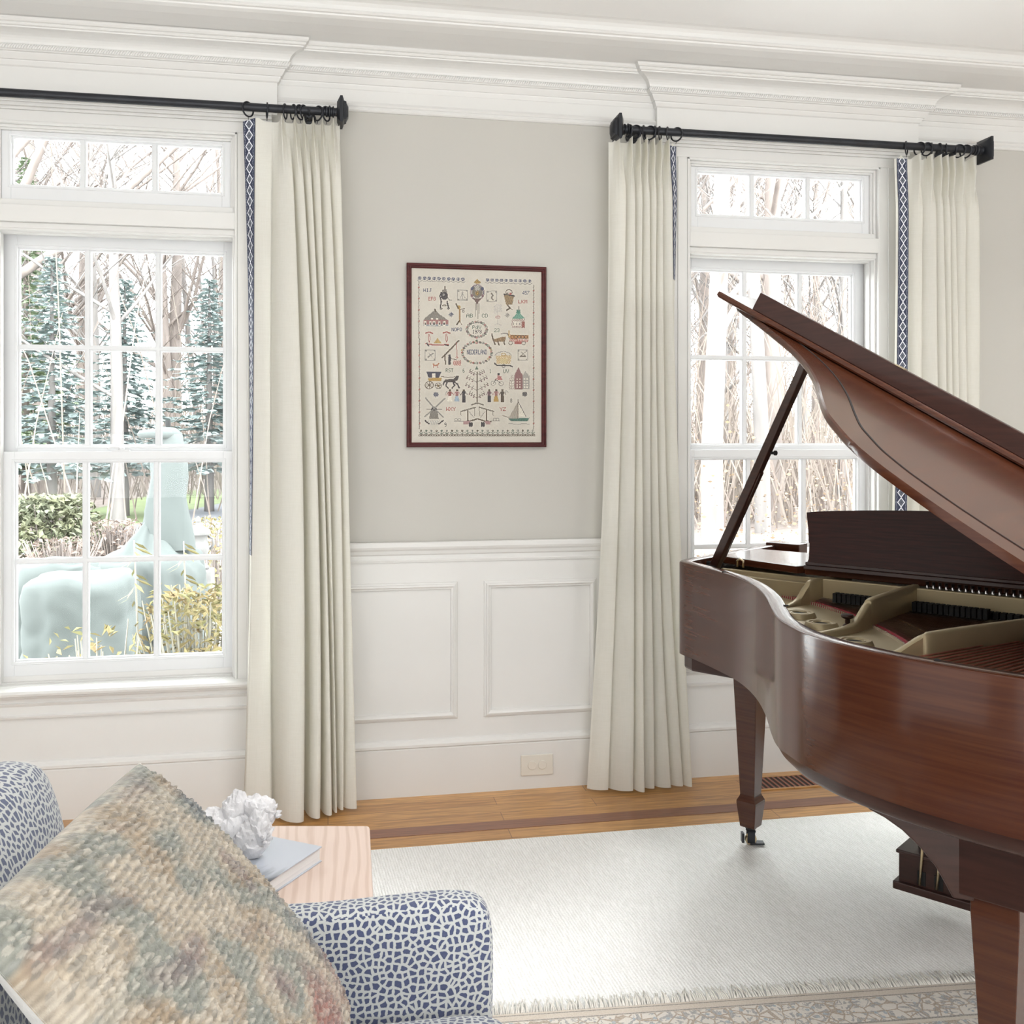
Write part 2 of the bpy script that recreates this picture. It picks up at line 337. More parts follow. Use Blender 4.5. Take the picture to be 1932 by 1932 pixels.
def curtain(label, XT, XM, XB, AB, Ybase, flip=False, lead='l', leadback=(0, 0, 0), fr=None):
    root = thing('curtain', label, 'curtain', ((XB[0]+XB[-1])/2, Ybase, 0), group='pinch pleated cream curtains'); rx, ry = root.location.x, root.location.y
    zs = [ZB+(ZT-ZB)*(i/70.)**1.0 for i in range(66)]+[ZT-.06*(1-j/10.) for j in range(11) if ZT-.06*(1-j/10.) > ZB+(ZT-ZB)*65/70.]
    rows = []; nf = len(XT)-1
    for z in zs:
        top = max(0, min(1, (z-(ZT-.24))/.24)); top = top*top*(3-2*top)
        row = []
        for i in range(nf):
            a = lerp3(z, XT[i], XM[i], XB[i]); c = lerp3(z, XT[i+1], XM[i+1], XB[i+1]); wd = c-a
            t_ = (z-ZB)/(ZT-ZB); A = AB[i]*(1-t_)**1.0+.034*t_*(1 if i or lead == 'r' else .4)
            wob = .004*sin(z*2.3+i*1.7)+.003*sin(z*5.1+i*2.9)
            lb = 0
            n = 28
            for j in range(n):
                t = j/n
                j2 = min(j/2, 13); ja = int(j2); jb = min(ja+1, 13); jf = j2-ja
                saw = SAW[ja]*(1-jf)+SAW[jb]*jf; xw = XW[ja]*(1-jf)+XW[jb]*jf
                if j == 27: saw, xw = .3, .985
                pw = .09+.27*(1-top); pin = math.exp(-((t-.5)/pw)**2)*(1+.25*cos((t-.5)*38)*top-.25*top)
                if flip: xw2, saw2 = xw, saw
                x = a+wd*(xw*(1-top)+t*top); h = saw*(1-top)+pin*1.0*top
                y = -A*saw*(1-top)-.050*pin*min(1, top*1.6)*(.35+.65*min(1, top*1.6))+wob*(1-top)
                if (lead == 'l' and i == 0) or (lead == 'r' and i == nf-1):
                    # the turned-in leading panel carries the tape
                    q = (1-t) if lead == 'l' else t
                    y = -A*.8*(1-top)+lerp3(z, *leadback)*q*1.0+wob*.3; x = a+wd*t
                    if fr:
                        g = max(.07, lerp3(z, *fr)); bk = sqrt(max(0, .045**2-(g*wd)**2))
                        if t < .43: x = a+wd*g*t/.43; y = -A*.75*(1-top)+bk*(1-t/.43)
                        else: q2 = (t-.43)/.57; x = a+wd*(g+(1-g)*q2); y = -A*(.75+.25*sin(pi*q2))*(1-top)+wob*.3
                zz = z
                if top > 0: zz = z+top**4*(.013*math.exp(-((t-.5)/.16)**2)-.009)
                row.append((x-rx, Ybase+y-ry, zz))
        a = lerp3(z, XT[-1], XM[-1], XB[-1]); row.append((a-rx, Ybase-ry+(.0 if lead != 'r' else -A*.8*(1-top)+lerp3(z, *leadback)), z))
        if flip:
            row = [(p[0], p[1], p[2]) for p in row]
        rows.append(row)
    MB().grid(rows).build('drapery', LINEN, root, smooth=True)
    return root, rows, rx, ry
def mirror_lists(*Ls): return [[-x for x in l[::-1]] for l in Ls]
def tape(root, pts_l, pts_r):
    # pts: (x, y, z) down the left and right edges, in the curtain's own space
    n = len(pts_l); me = bpy.data.meshes.new('tape'); vsx = list(pts_l)+list(pts_r); fs = [(i, n+i, n+i+1, i+1) for i in range(n-1)]
    me.from_pydata(vsx, [], fs); uv = me.uv_layers.new(name='UVMap'); wd = .045
    for p in me.polygons:
        for li in p.loop_indices:
            vi = me.loops[li].vertex_index; r = vi >= n; z = vsx[vi][2]
            uv.data[li].uv = (1.0 if r else 0.0, (ZT-z)/(wd*.86))
    me.materials.append(TAPE); o = bpy.data.objects.new('tape_trim', me); C.objects.link(o); o.parent = root; o['label'] = 'navy and white woven diamond tape'
    s = o.modifiers.new('thick', 'SOLIDIFY'); s.thickness = .0015; return o
# left window, right-hand curtain
r1, rows, rx, ry = curtain('cream pleated curtain hanging left of the framed sampler', [-.293, -.189, -.13, -.099, -.068, -.035, -.004, .041], [-.269, -.194, -.086, -.036, -.013, .006, .044, .07], [-.292, -.188, -.082, -.027, .013, .031, .053, .1],
    [.05, .13, .10, .08, .06, .045, .03], -.095, lead='l', fr=(.41, .15, .07))
def edge(rows, j): return [rows[i][j] for i in range(len(rows))]
n_ = 28
def strip(rows, t0, t1, base=0, dy=-.0025, zmin=0, nseg=1):
    Lp, Rp = [], []
    for r in rows[::-1]:
        if r[0][2] < zmin: continue
        def at(t):
            q = base+t*n_; i = int(q); f = q-i; a, c = r[i], r[min(i+1, len(r)-1)]; return tuple(a[k]*(1-f)+c[k]*f for k in range(3))
        a, c = at(t0), at(t1); Lp.append((a[0], a[1]+dy, a[2])); Rp.append((c[0], c[1]+dy, c[2]))
    return Lp, Rp
tape(r1, *strip(rows, .0, .43, zmin=.9))
# right window, left-hand curtain
r2, rows, rx, ry = curtain('cream pleated curtain hanging right of the framed sampler', [1.034, 1.095, 1.132, 1.159, 1.186, 1.215, 1.244, 1.272, 1.306], [1.018, 1.069, 1.123, 1.15, 1.189, 1.214, 1.247, 1.295, 1.300], [.954, 1.025, 1.115, 1.152, 1.2, 1.264, 1.314, 1.345, 1.352],
    [.03, .06, .075, .045, .05, .05, .05, .04], -.085, lead='r', leadback=(.012, .045, .03))
tape(r2, *strip(rows, .10, .92, base=7*n_, zmin=1.9))
r3, rows, rx, ry = curtain('cream pleated curtain behind the raised piano lid', [2.212, 2.268, 2.324, 2.371, 2.401, 2.429, 2.462, 2.506, 2.563], [2.203, 2.256, 2.295, 2.371, 2.41, 2.438, 2.467, 2.511, 2.57], [2.165, 2.245, 2.291, 2.372, 2.419, 2.454, 2.489, 2.536, 2.607],
    [.04, .05, .09, .08, .07, .06, .05, .04], -.085, lead='l', leadback=(.004, .02, .02))
tape(r3, *strip(rows, .16, .92))
# rods ----------------------------------------------------------
def rod(label, x0, x1, fins, brs):
    t = thing('curtain_rod', label, 'curtain rod', ((x0+x1)/2, -.1, 2.478)); ox = t.location.x
    m = MB().tube([(x0-ox, 0, 0), (x1-ox, 0, 0)], .0145, 16); m.build('pole', IRON, t, autosm=40)
    for fx, s in fins:
        m = MB(); M = Matrix.Translation((fx-ox, 0, 0)) @ Matrix.Rotation(radians(90*s), 4, "Y")
        m.lathe([(.0145, -.052), (.0145, -.044), (.019, -.042), (.019, -.037), (.015, -.035), (.021, -.032), (.022, -.028), (.016, -.025), (.016, -.021), (.020, -.018), (.020, -.015), (.012, -.013), (.016, -.004), (.026, .0), (.026, .003)], n=20, M=M)
        def sq(h, z0, z1, h2=None):
            h2 = h2 or h; P = [(-h,-h,z0),(h,-h,z0),(h,h,z0),(-h,h,z0),(-h2,-h2,z1),(h2,-h2,z1),(h2,h2,z1),(-h2,h2,z1)]
            m.add([M @ Vector(p) for p in P], [(0,3,2,1),(4,5,6,7),(0,1,5,4),(1,2,6,5),(2,3,7,6),(3,0,4,7)])
        sq(.028, -.004, .007, .045); sq(.046, .007, .016); sq(.044, .016, .020, .036); sq(.033, .020, .029, .030); sq(.026, .029, .036, .016)
        m.build('finial', IRON, t, autosm=35)
    for bx in brs:
        m = MB(); m.lathe([(.024, 0), (.024, .004), (.018, .008)], (0, 0, 0), 16, M=Matrix.Translation((bx-ox, .098, 0)) @ Matrix.Rotation(radians(90), 4, 'X'))
        m.tube([(bx-ox, .095, -.002), (bx-ox, .03, -.014), (bx-ox, 0, -.017)], [.008, .008, .009], 8)
        m.tube([(bx-ox, .016, .006), (bx-ox, .014, -.008), (bx-ox, .006, -.016), (bx-ox, -.006, -.016), (bx-ox, -.014, -.008), (bx-ox, -.016, .002)], .005, 6)
        m.build('bracket', IRON, t, autosm=40)
    return t
rod('black iron curtain rod over the left window', -1.55, .035, [(.035, 1)], [-.066, -1.39])
rod('black iron curtain rod over the piano window', 1.075, 2.590, [(1.075, -1), (2.590, 1)], [1.149, 2.465])
t = thing('curtain_ring', 'tmp', 'curtain ring', (0, -.1, 2.468)); m = MB()
pp = [(0, .0205*cos(2*pi*k/20), .0205*sin(2*pi*k/20)) for k in range(21)]
rows_ = []
for k in range(20):
    a = 2*pi*k/20; rows_.append([(dx, (.0250+dr)*cos(a), (.0250+dr)*sin(a)) for dx, dr in ((-.0025, .0), (-.0018, .0025), (.0018, .0025), (.0025, 0), (.0018, -.0025), (-.0018, -.0025))])
rows_.append(rows_[0]); m = MB(); m.grid([r+[r[0]] for r in rows_]); m.build('hoop', IRON, t, smooth=True)
MB().tube([(0, 0, -.0260), (0, .001, -.029), (0, .003, -.032), (0, .003, -.036)], .0012, 5).build('eyelet', IRON, t)
first = t
RG = [('left window', 'left of the sampler', [-.275, -.21, -.148, -.121, -.097, -.083, -.035, -.006], 0),
      ('piano window', 'right of the sampler', [1.110, 1.135, 1.168, 1.191, 1.210, 1.231, 1.262, 1.297], 7),
      ('piano window', 'behind the piano lid', [2.253, 2.311, 2.343, 2.364, 2.397, 2.428, 2.484, 2.515], 0)]
used = False
for wn, cn, X, li in RG:
    for i, x in enumerate(X):
        lab = ('lone black ring at the tape edge of the curtain '+cn) if i == li else 'black metal ring gathered on the rod over the curtain '+cn
        o = first if not used else dup(first); used = True
        o.location = (x, -.1, 2.4700); o.rotation_euler = (0, 0, radians(R.choice((-30, -12, 8, 22, 38)) if i != li else (-42 if li == 0 else 38))); o['label'] = lab; o['group'] = 'rings on the curtain '+cn
# ================================================================ framed sampler
FR = mat('mahogany_picture_frame', (.075, .014, .014), .5, spec=.3, noise=(14, .25, (1, 1, 6)))
CLOTH = mat('natural_linen_ground', (.61, .575, .505), .95, noise=(7, .03), bump=(420, .3))
pic = thing('framed_sampler', 'cross-stitch sampler in a narrow mahogany frame hanging between the windows', 'picture', (.548, -.001, 1.627))
PX0, PX1, PZ0, PZ1 = .285-.548, .811-.548, 1.287-1.627, 1.967-1.627
rows_ = []
FP = [(0, 0), (0, .016), (.003, .019), (.008, .019), (.010, .016), (.014, .015), (.018, .011), (.018, .0)]
for (x, z, a, c) in ((PX0, PZ0, 1, 1), (PX1, PZ0, -1, 1), (PX1, PZ1, -1, -1), (PX0, PZ1, 1, -1), (PX0, PZ0, 1, 1)): rows_.append([(x+a*o, -h, z+c*o) for o, h in FP])
MB().grid(rows_).build('frame', FR, pic, autosm=25)
back = MB().box(PX0+.015, PX1-.015, -.008, -.001, PZ0+.015, PZ1-.015).build('linen_panel', CLOTH, pic)
Q = {}; TX = []
def cell(x, y, c): Q[(int((x-135)/5.), int((y-130-(x-135)*.0357*(1-(y-130)/1675.))/5.))] = c
def ln(x0, y0, x1, y1, c, wd=1):
    n = int(max(abs(x1-x0), abs(y1-y0))/3.5)+1
    for i in range(n+1):
        x, y = x0+(x1-x0)*i/n, y0+(y1-y0)*i/n
        for a in range(wd):
            for b_ in range(wd): cell(x+a*5, y+b_*5, c)
def pl_(pts, c, wd=1):
    for a, b_ in zip(pts, pts[1:]): ln(*a, *b_, c, wd)
def poly(P, c, hatch=None):
    ys = [p[1] for p in P]; y = min(ys)
    while y <= max(ys):
        xs_ = sorted(a[0]+(y-a[1])*(b_[0]-a[0])/(b_[1]-a[1]) for a, b_ in zip(P, P[1:]+P[:1]) if (a[1] <= y) != (b_[1] <= y))
        for a, b_ in zip(xs_[::2], xs_[1::2]):
            x = a
            while x <= b_: cell(x, y, c if not hatch or (int(x/5)+int(y/5)) % 3 else hatch); x += 4
        y += 4
def ell(cx, cy, rx, ry, c, fill=False):
    n = int(max(rx, ry)*2)+8
    for k in range(n):
        a = 2*pi*k/n
        if fill:
            for q in range(int(max(rx, ry)/4)+1): f = q/(max(rx, ry)/4+.01); cell(cx+rx*f*cos(a), cy+ry*f*sin(a), c)
        else: cell(cx+rx*cos(a), cy+ry*sin(a), c)
FONT = {'A':'01110100011000111111100011000110001','B':'11110100011000111110100011000111110','C':'01110100011000010000100001000101110','D':'11110100011000110001100011000111110','E':'11111100001000011110100001000011111','F':'11111100001000011110100001000010000','G':'01110100011000010111100011000101110','H':'10001100011000111111100011000110001','I':'01110001000010000100001000010001110','J':'00111000100001000010000101001001100','K':'10001100101010011000101001001010001','L':'10000100001000010000100001000011111','M':'10001110111010110101100011000110001','N':'10001110011100110101100111001110001','O':'01110100011000110001100011000101110','P':'11110100011000111110100001000010000','Q':'01110100011000110001101011001001101','R':'11110100011000111110101001001010001','S':'01111100001000001110000010000111110','T':'11111001000010000100001000010000100','U':'10001100011000110001100011000101110','V':'10001100011000110001010100101000100','W':'10001100011000110101101011101110001','X':'10001100010101000100010101000110001','Y':'10001100010101000100001000010000100','Z':'11111000010001000100010001000011111','d':'00001000010110110011100011001101101','1':'00100011000010000100001000010001110','2':'01110100010000100110010001000011111','3':'01110100010000100110000011000101110','4':'00010001100101010010111110001000010','5':'11111100001111000001000011000101110','6':'01110100001000011110100011000101110','7':'11111000010001000100010001000010000','8':'01110100011000101110100011000101110','9':'01110100011000101111000010000101110'}
def text(x, y, s, c, wpx, hpx):
    cw = wpx/(len(s)*6.-1); chh = hpx/7.
    for i, ch in enumerate(s):
        for k, b_ in enumerate(FONT[ch]):
            if b_ == '1': TX.append((x+(i*6+k % 5)*cw, y+(k//5)*chh, cw, chh, c))
BR = (.13, .10, .075); DK = (.07, .065, .075); RD = (.42, .12, .11); NV = (.10, .115, .19); GN = (.16, .21, .17); GR = (.30, .29, .27); OC = (.48, .31, .10); PK = (.50, .25, .24); BL = (.35, .45, .55); GY = (.22, .20, .17); TE = (.10, .26, .20); CR = (.76, .72, .62); PU = (.25, .15, .17)
for x0, x1 in ((250, 690), (858, 1285)):          # tulip scallops along the top
    x = x0
    while x < x1-10:
        y = 268+(x-250)*.030; ell(x, y, 13, 12, NV); ln(x-4, y-6, x, y+8, NV); ln(x+5, y-6, x, y+8, NV); pl_([(x-20, y+20), (x-8, y+28), (x+8, y+28), (x+22, y+20)], GR); x += 43
for sx_, ya in ((242, 300), (1284, 335)):         # side borders
    for k in range(13):
        y0 = ya+k*100*(1345./1345); y0 = ya+k*(1640-ya)/13.; y1 = ya+(k+1)*(1640-ya)/13.; xx = sx_+(8*(k/13.) if sx_ < 600 else -2)
        ln(xx, y0, xx, y1, GY); 
        for q in range(6): cell(xx+5*(-1)**q, y0+(q+.5)*(y1-y0)/6, GY)
        ell(xx, (y0+y1)/2, 6, 6, RD, True)
x = 262
while x < 1285:                                     # flower band along the bottom
    ln(x, 1655, x, 1685, GN); ell(x, 1655, 7, 7, [GN, GR, BR][int(x/45) % 3]); pl_([(x-18, 1670), (x, 1684), (x+18, 1670)], GN); ell(x-11, 1696, 9, 8, BR); ell(x+11, 1696, 9, 8, BR); x += 46
# samovar, clock, basket
ln(470, 345, 470, 375, BR, 2); poly([(455, 375), (487, 375), (492, 400), (450, 400)], GR, BR); ell(470, 430, 30, 32, DK, True); ell(463, 420, 8, 8, GR, True); pl_([(440, 395), (428, 430), (440, 480), (430, 535)], DK, 2); pl_([(500, 450), (515, 470), (535, 468)], DK); pl_([(490, 480), (505, 540)], DK, 2); ell(440, 545, 10, 6, DK); ell(505, 545, 10, 6, DK); ell(470, 518, 16, 5, BR)
poly([(735, 310), (766, 280), (800, 310), (766, 322)], OC, BR); ell(766, 400, 62, 72, PU); ell(766, 400, 55, 64, NV); ell(766, 395, 48, 55, GY, True); poly([(745, 350), (766, 335), (790, 350), (790, 380), (745, 380)], (.55, .54, .50), BR); ell(766, 408, 17, 19, OC, True); ell(766, 408, 11, 12, BR); poly([(735, 455), (800, 455), (766, 505)], BR, PU)
for dx, y1 in ((-20, 620), (-8, 560), (4, 640), (18, 590)): ln(766+dx, 500, 766+dx, y1, GY)
ell(720, 365, 12, 14, NV, True); ell(812, 365, 12, 14, NV, True); ell(718, 430, 10, 14, PU, True); ell(815, 430, 10, 14, PU, True)
poly([(1012, 430), (1102, 430), (1085, 512), (1032, 512)], (.40, .29, .16), BR); pl_([(1008, 415), (1104, 430)], DK, 2); ell(1055, 400, 30, 24, BR); ell(1040, 412, 10, 10, GY, True); ell(1068, 412, 9, 9, RD, True); pl_([(1040, 512), (1062, 540), (1030, 560)], BR, 2); ln(1062, 540, 1085, 560, BR)
for x, y in ((633, 425), (898, 435), (343, 968), (1180, 970)):     # tiles
    ln(x-45, y-47, x+45, y-47, GR); ln(x-45, y+47, x+45, y+47, GR); ln(x-45, y-47, x-45, y+47, GR); ln(x+45, y-47, x+45, y+47, GR)
    for a in (-1, 1):
        for b_ in (-1, 1): ell(x+a*36, y+b_*38, 5, 5, GR, True)
pl_([(612, 450), (633, 405), (655, 450)], GR); ln(633, 400, 633, 462, GR); ell(633, 400, 6, 6, GR); ln(610, 462, 655, 462, GR); pl_([(890, 405), (905, 425), (890, 445), (905, 465)], GY, 2); pl_([(320, 985), (345, 965), (365, 950)], GR, 2); ln(330, 950, 360, 985, GR); poly([(1150, 990), (1215, 990), (1200, 975), (1160, 975)], GY); ln(1165, 940, 1205, 975, GY); ln(1205, 940, 1165, 975, GY)
# post figure, farmhouse, plant, church
ln(600, 550, 600, 660, (.40, .26, .14), 3); pl_([(600, 655), (578, 690)], BR, 2); pl_([(605, 655), (625, 690)], BR); ell(600, 535, 12, 16, OC, True); pl_([(590, 540), (570, 500)], BR, 2); pl_([(610, 555), (650, 545), (630, 580)], BR); ell(640, 570, 10, 12, GR)
poly([(386, 560), (430, 600), (485, 640), (500, 650), (285, 650), (300, 630)], GY, GR); ln(383, 550, 390, 570, BR, 2); poly([(288, 650), (505, 650), (505, 690), (288, 690)], (.32, .15, .15), PK); poly([(288, 690), (505, 690), (505, 705), (288, 705)], GR, BL)
for x in (300, 345, 378, 424, 468): poly([(x-9, 663), (x+9, 663), (x+9, 700), (x-9, 700)], CR); poly([(x-4, 675), (x+5, 675), (x+5, 695), (x-4, 695)], DK)
for x in (358, 405): poly([(x-8, 632), (x+8, 632), (x+8, 648), (x-8, 648)], CR)
for x, y, c in ((530, 600, NV), (1040, 608, GR), (393, 1327, NV), (1200, 1325, DK)):
    for k in range(4):
        a = k*pi/2; ln(x, y, x+22*cos(a), y+22*sin(a), c); ln(x, y, x+15*cos(a+.78), y+15*sin(a+.78), c)
    ell(x, y, 12, 12, c)
    if y > 1000: poly([(x-18, y-18), (x+18, y-18), (x+18, y+18), (x-18, y+18)], c, GR)
ln(953, 510, 953, 690, (.50, .47, .44), 1); 
for k in range(6): y = 520+k*12; ell(953+(-1)**k*22, y, 14, 7, (.52, .49, .46))
ell(953, 540, 26, 30, (.52, .49, .46)); ell(953, 625, 20, 10, PK); pl_([(925, 695), (953, 680), (985, 700)], (.5, .46, .44))
poly([(1142, 580), (1205, 640), (1082, 640)], (.22, .42, .33), TE); poly([(1128, 560), (1156, 560), (1160, 590), (1124, 590)], TE); ln(1142, 530, 1142, 560, GR, 2); poly([(1083, 645), (1200, 645), (1200, 725), (1083, 725)], (.33, .22, .21), CR)
for x in (1098, 1122, 1150): poly([(x-8, 665), (x+8, 665), (x+8, 705), (x-8, 705)], CR); ln(x, 675, x, 695, DK)
poly([(1175, 670), (1195, 670), (1195, 722), (1175, 722)], RD, BR)
# wreaths and medallion text
for cx_, cy_, rx_, ry_, n in ((761, 735, 90, 68, 22), (762, 945, 132, 96, 28)):
    for k in range(n):
        a = 2*pi*k/n; x, y = cx_+rx_*cos(a), cy_+ry_*sin(a); ell(x, y, 9, 9, [PK, GN, RD, OC, PU, GR][k % 6] if n > 25 else [PK, GY, PU, GN][k % 4], k % 2 == 0); ell(x+6, y+5, 6, 5, [GN, GR][k % 2])
for y in (812, 838, 860): ell(762, y, 10, 8, PK if y != 838 else GN, True)
text(722, 700, 'PdV', GN, 80, 32); text(722, 738, '1978', DK, 84, 34); text(672, 920, 'NEDERLAND', NV, 182, 42)
for s_x in ((283, 362, 'HIJ', NV, 72, 32), (328, 440, 'EFG', RD, 64, 34), (1178, 388, '457', NV, 64, 34), (1140, 468, 'LKM', RD, 82, 32), (668, 594, 'AB', GN, 58, 34), (808, 594, 'CD', GN, 52, 34), (535, 720, 'NOPQ', NV, 92, 32), (922, 726, '23', GN, 46, 34), (482, 1090, 'RST', GN, 68, 34), (634, 1092, '6', GN, 18, 36), (876, 1096, '1', GN, 16, 36), (1002, 1098, 'UV', GN, 52, 34), (1066, 1366, '8', DK, 18, 34), (470, 1582, '9', DK, 18, 36), (486, 1440, 'WXY', RD, 84, 34), (970, 1442, 'YZ', RD, 56, 34)): text(*s_x)
# stretcher bearers, crane and well, brewer's dray, street organ, dog
for x in (330, 485): pl_([(x, 775), (x-4, 820), (x+3, 850)], RD, 1); pl_([(x+8, 780), (x+12, 820), (x+8, 850)], RD); pl_([(x-30, 765), (x+5, 755), (x+30, 768)], RD, 2)
pl_([(303, 862), (390, 875), (500, 870)], RD, 2); poly([(375, 862), (410, 815), (445, 862)], OC, (.55, .42, .2)); ln(310, 855, 325, 880, DK, 2); ln(470, 870, 500, 882, DK, 2)
pl_([(595, 835), (530, 905), (465, 970), (445, 990)], BR, 2); pl_([(470, 960), (478, 1050)], BR, 2); ln(578, 855, 582, 985, RD); ell(516, 972, 8, 9, DK, True); poly([(505, 985), (530, 985), (525, 1055), (510, 1055)], DK); pl_([(530, 1000), (575, 1010)], BR); poly([(553, 1018), (620, 1018), (618, 1062), (553, 1062)], RD, CR); ell(582, 990, 8, 6, RD)
poly([(900, 830), (1020, 800), (1020, 840), (1000, 845), (935, 850)], (.38, .25, .14), BR); pl_([(895, 775), (905, 815), (925, 870)], BR, 2); pl_([(950, 845), (960, 872)], BR, 2); pl_([(1005, 840), (1012, 870)], BR, 2); pl_([(980, 775), (1040, 770), (1065, 835)], DK); ln(1050, 750, 1055, 800, OC, 2)
poly([(1065, 785), (1235, 790), (1235, 825), (1065, 825)], (.50, .22, .12), OC); poly([(1060, 828), (1235, 828), (1230, 850), (1060, 850)], RD, CR)
for x in (1085, 1118, 1150, 1180, 1212): ell(x, 805, 13, 16, BR)
for x in (1070, 1190): ell(x, 860, 16, 16, GY)
poly([(1105, 850), (1165, 850), (1165, 868), (1105, 868)], RD)
pl_([(928, 970), (955, 945), (1005, 935), (1055, 948), (1078, 970)], GR); poly([(938, 975), (1075, 975), (1068, 1050), (945, 1050)], OC, CR); poly([(975, 1000), (1035, 1000), (1035, 1045), (975, 1045)], (.66, .58, .36), OC); ell(1005, 965, 20, 12, OC); ell(1005, 1068, 14, 14, DK); pl_([(920, 1040), (945, 1062), (1060, 1062), (1080, 1070)], DK, 2)
pl_([(368, 1045), (380, 1060), (405, 1058), (415, 1042)], (.50, .22, .12), 2); ln(375, 1060, 370, 1080, RD); ln(402, 1060, 412, 1082, RD)
# apple tree
ln(763, 1120, 763, 1410, BR, 2); pl_([(712, 1418), (763, 1400), (818, 1418)], GY, 2)
for y, wd, dy in ((1150, 66, 40), (1215, 90, 50), (1290, 100, 60), (1360, 68, 50)):
    for sgn in (-1, 1):
        ln(763, y, 763+sgn*wd, y-dy, GY, 1)
        for q in (.45, .75, 1.0): ell(763+sgn*wd*q, y-dy*q+14, 7, 7, [PK, PU, GN][int(q*10) % 3], True); ln(763+sgn*wd*q, y-dy*q, 763+sgn*(wd*q-12), y-dy*q-14, GY)
poly([(763, 1068), (778, 1100), (748, 1100)], GN)
# carriage, bicycle, canal houses
poly([(312, 1122), (440, 1122), (425, 1160), (415, 1175), (330, 1170)], DK, NV); poly([(360, 1135), (388, 1135), (388, 1172), (360, 1172)], CR); poly([(325, 1178), (445, 1178), (440, 1205), (335, 1205)], OC); ell(335, 1240, 36, 34, BR); ell(416, 1247, 27, 26, BR); ell(335, 1240, 10, 9, OC, True); ell(416, 1247, 8, 8, OC, True)
for k in range(8): a = k*pi/4; ln(335, 1240, 335+32*cos(a), 1240+30*sin(a), BR)
for k in range(6): a = k*pi/3; ln(416, 1247, 416+24*cos(a), 1247+22*sin(a), BR)
poly([(475, 1190), (555, 1185), (575, 1160), (600, 1160), (590, 1190), (560, 1215), (480, 1215)], DK, BR); pl_([(470, 1200), (455, 1235)], DK, 2); pl_([(490, 1215), (480, 1245), (500, 1265)], DK, 2); pl_([(545, 1215), (560, 1240), (535, 1265)], DK, 2); pl_([(555, 1210), (585, 1230), (600, 1265)], DK, 2); pl_([(440, 1160), (500, 1172), (560, 1165)], BR)
ell(912, 1225, 20, 20, GR); ell(983, 1228, 20, 20, GR); pl_([(912, 1225), (935, 1190), (965, 1215), (983, 1228)], DK); poly([(950, 1150), (985, 1165), (992, 1195), (955, 1195)], PK, RD); ell(960, 1142, 8, 8, DK, True); pl_([(945, 1180), (925, 1195)], RD)
poly([(1055, 1195), (1082, 1150), (1108, 1195), (1108, 1280), (1055, 1280)], (.38, .32, .28), CR); poly([(1108, 1150), (1142, 1085), (1178, 1150), (1178, 1280), (1108, 1280)], (.30, .15, .14), PU); poly([(1180, 1160), (1205, 1120), (1240, 1160), (1240, 1280), (1180, 1280)], (.45, .42, .38), GR)
for y in (1190, 1215, 1240, 1262):
    for x in (1070, 1092, 1130, 1155, 1198, 1222): poly([(x-4, y-6), (x+4, y-6), (x+4, y+6), (x-4, y+6)], CR)
# dancers
for x, c, c2 in ((520, CR, RD), (583, BL, PK), (645, DK, DK), (875, DK, PU), (938, OC, PK), (995, BR, BR)):
    ell(x, 1288, 9, 8, BR, True); poly([(x-14, 1300), (x+14, 1300), (x+10, 1340), (x-10, 1340)], c2, DK); poly([(x-10, 1340), (x+10, 1340), (x+24, 1392), (x-24, 1392)] if c in (CR, BL, OC) else [(x-14, 1340), (x+14, 1340), (x+12, 1400), (x-12, 1400)], c)
    pl_([(x-14, 1305), (x-30, 1330)], c2); pl_([(x+14, 1305), (x+32, 1325)], c2)
pl_([(475, 1330), (490, 1298), (510, 1320)], GR); pl_([(1022, 1325), (1030, 1290), (1048, 1310)], GR)
# windmill, drawbridge, sailing boat
poly([(350, 1470), (405, 1470), (418, 1545), (335, 1545)], GY, GR); poly([(362, 1440), (395, 1440), (405, 1470), (352, 1470)], DK); ln(300, 1355, 378, 1450, GR, 2); ln(470, 1360, 378, 1450, GR, 2); ln(290, 1525, 378, 1450, GR, 2); ln(458, 1530, 378, 1450, GR, 2); ln(310, 1460, 445, 1460, DK); pl_([(295, 1560), (330, 1590), (420, 1590), (455, 1560)], DK, 2); poly([(325, 1562), (430, 1562), (405, 1600), (345, 1600)], (.42, .42, .40), CR)
pl_([(615, 1478), (748, 1440)], GY, 2); pl_([(780, 1440), (912, 1478)], GY, 2); ln(675, 1470, 680, 1560, BR, 2); ln(848, 1470, 850, 1560, BR, 2); ln(745, 1445, 742, 1520, GY); ln(782, 1445, 790, 1520, GY); ln(618, 1480, 620, 1515, GY); ln(908, 1480, 910, 1515, GY); pl_([(690, 1480), (735, 1535)], GR); pl_([(838, 1480), (795, 1535)], GR); pl_([(640, 1570), (700, 1565), (765, 1545), (830, 1565), (885, 1570)], BR, 2); poly([(640, 1572), (700, 1572), (680, 1600), (640, 1600)], (.42, .26, .26)); poly([(835, 1572), (885, 1572), (885, 1600), (850, 1600)], (.42, .26, .26)); pl_([(555, 1568), (640, 1568)], GR); pl_([(885, 1568), (970, 1568)], GR)
for x in (700, 715, 808, 825): ell(x, 1598, 7, 22, DK, True)
for x in (575, 605, 925, 950): ell(x, 1555, 13, 12, GR)
poly([(1135, 1400), (1135, 1545), (1050, 1548)], (.45, .40, .33), GR); poly([(1140, 1395), (1210, 1525), (1142, 1525)], CR, (.70, .67, .58)); pl_([(1137, 1370), (1137, 1550)], BR); pl_([(1140, 1395), (1210, 1525)], DK); pl_([(998, 1518), (1050, 1535)], BR); poly([(1050, 1548), (1240, 1540), (1225, 1572), (1080, 1572)], TE, DK); pl_([(1050, 1590), (1120, 1598), (1200, 1592), (1240, 1598)], GR)
me = bpy.data.meshes.new('stitches'); V = []; F = []; K = []
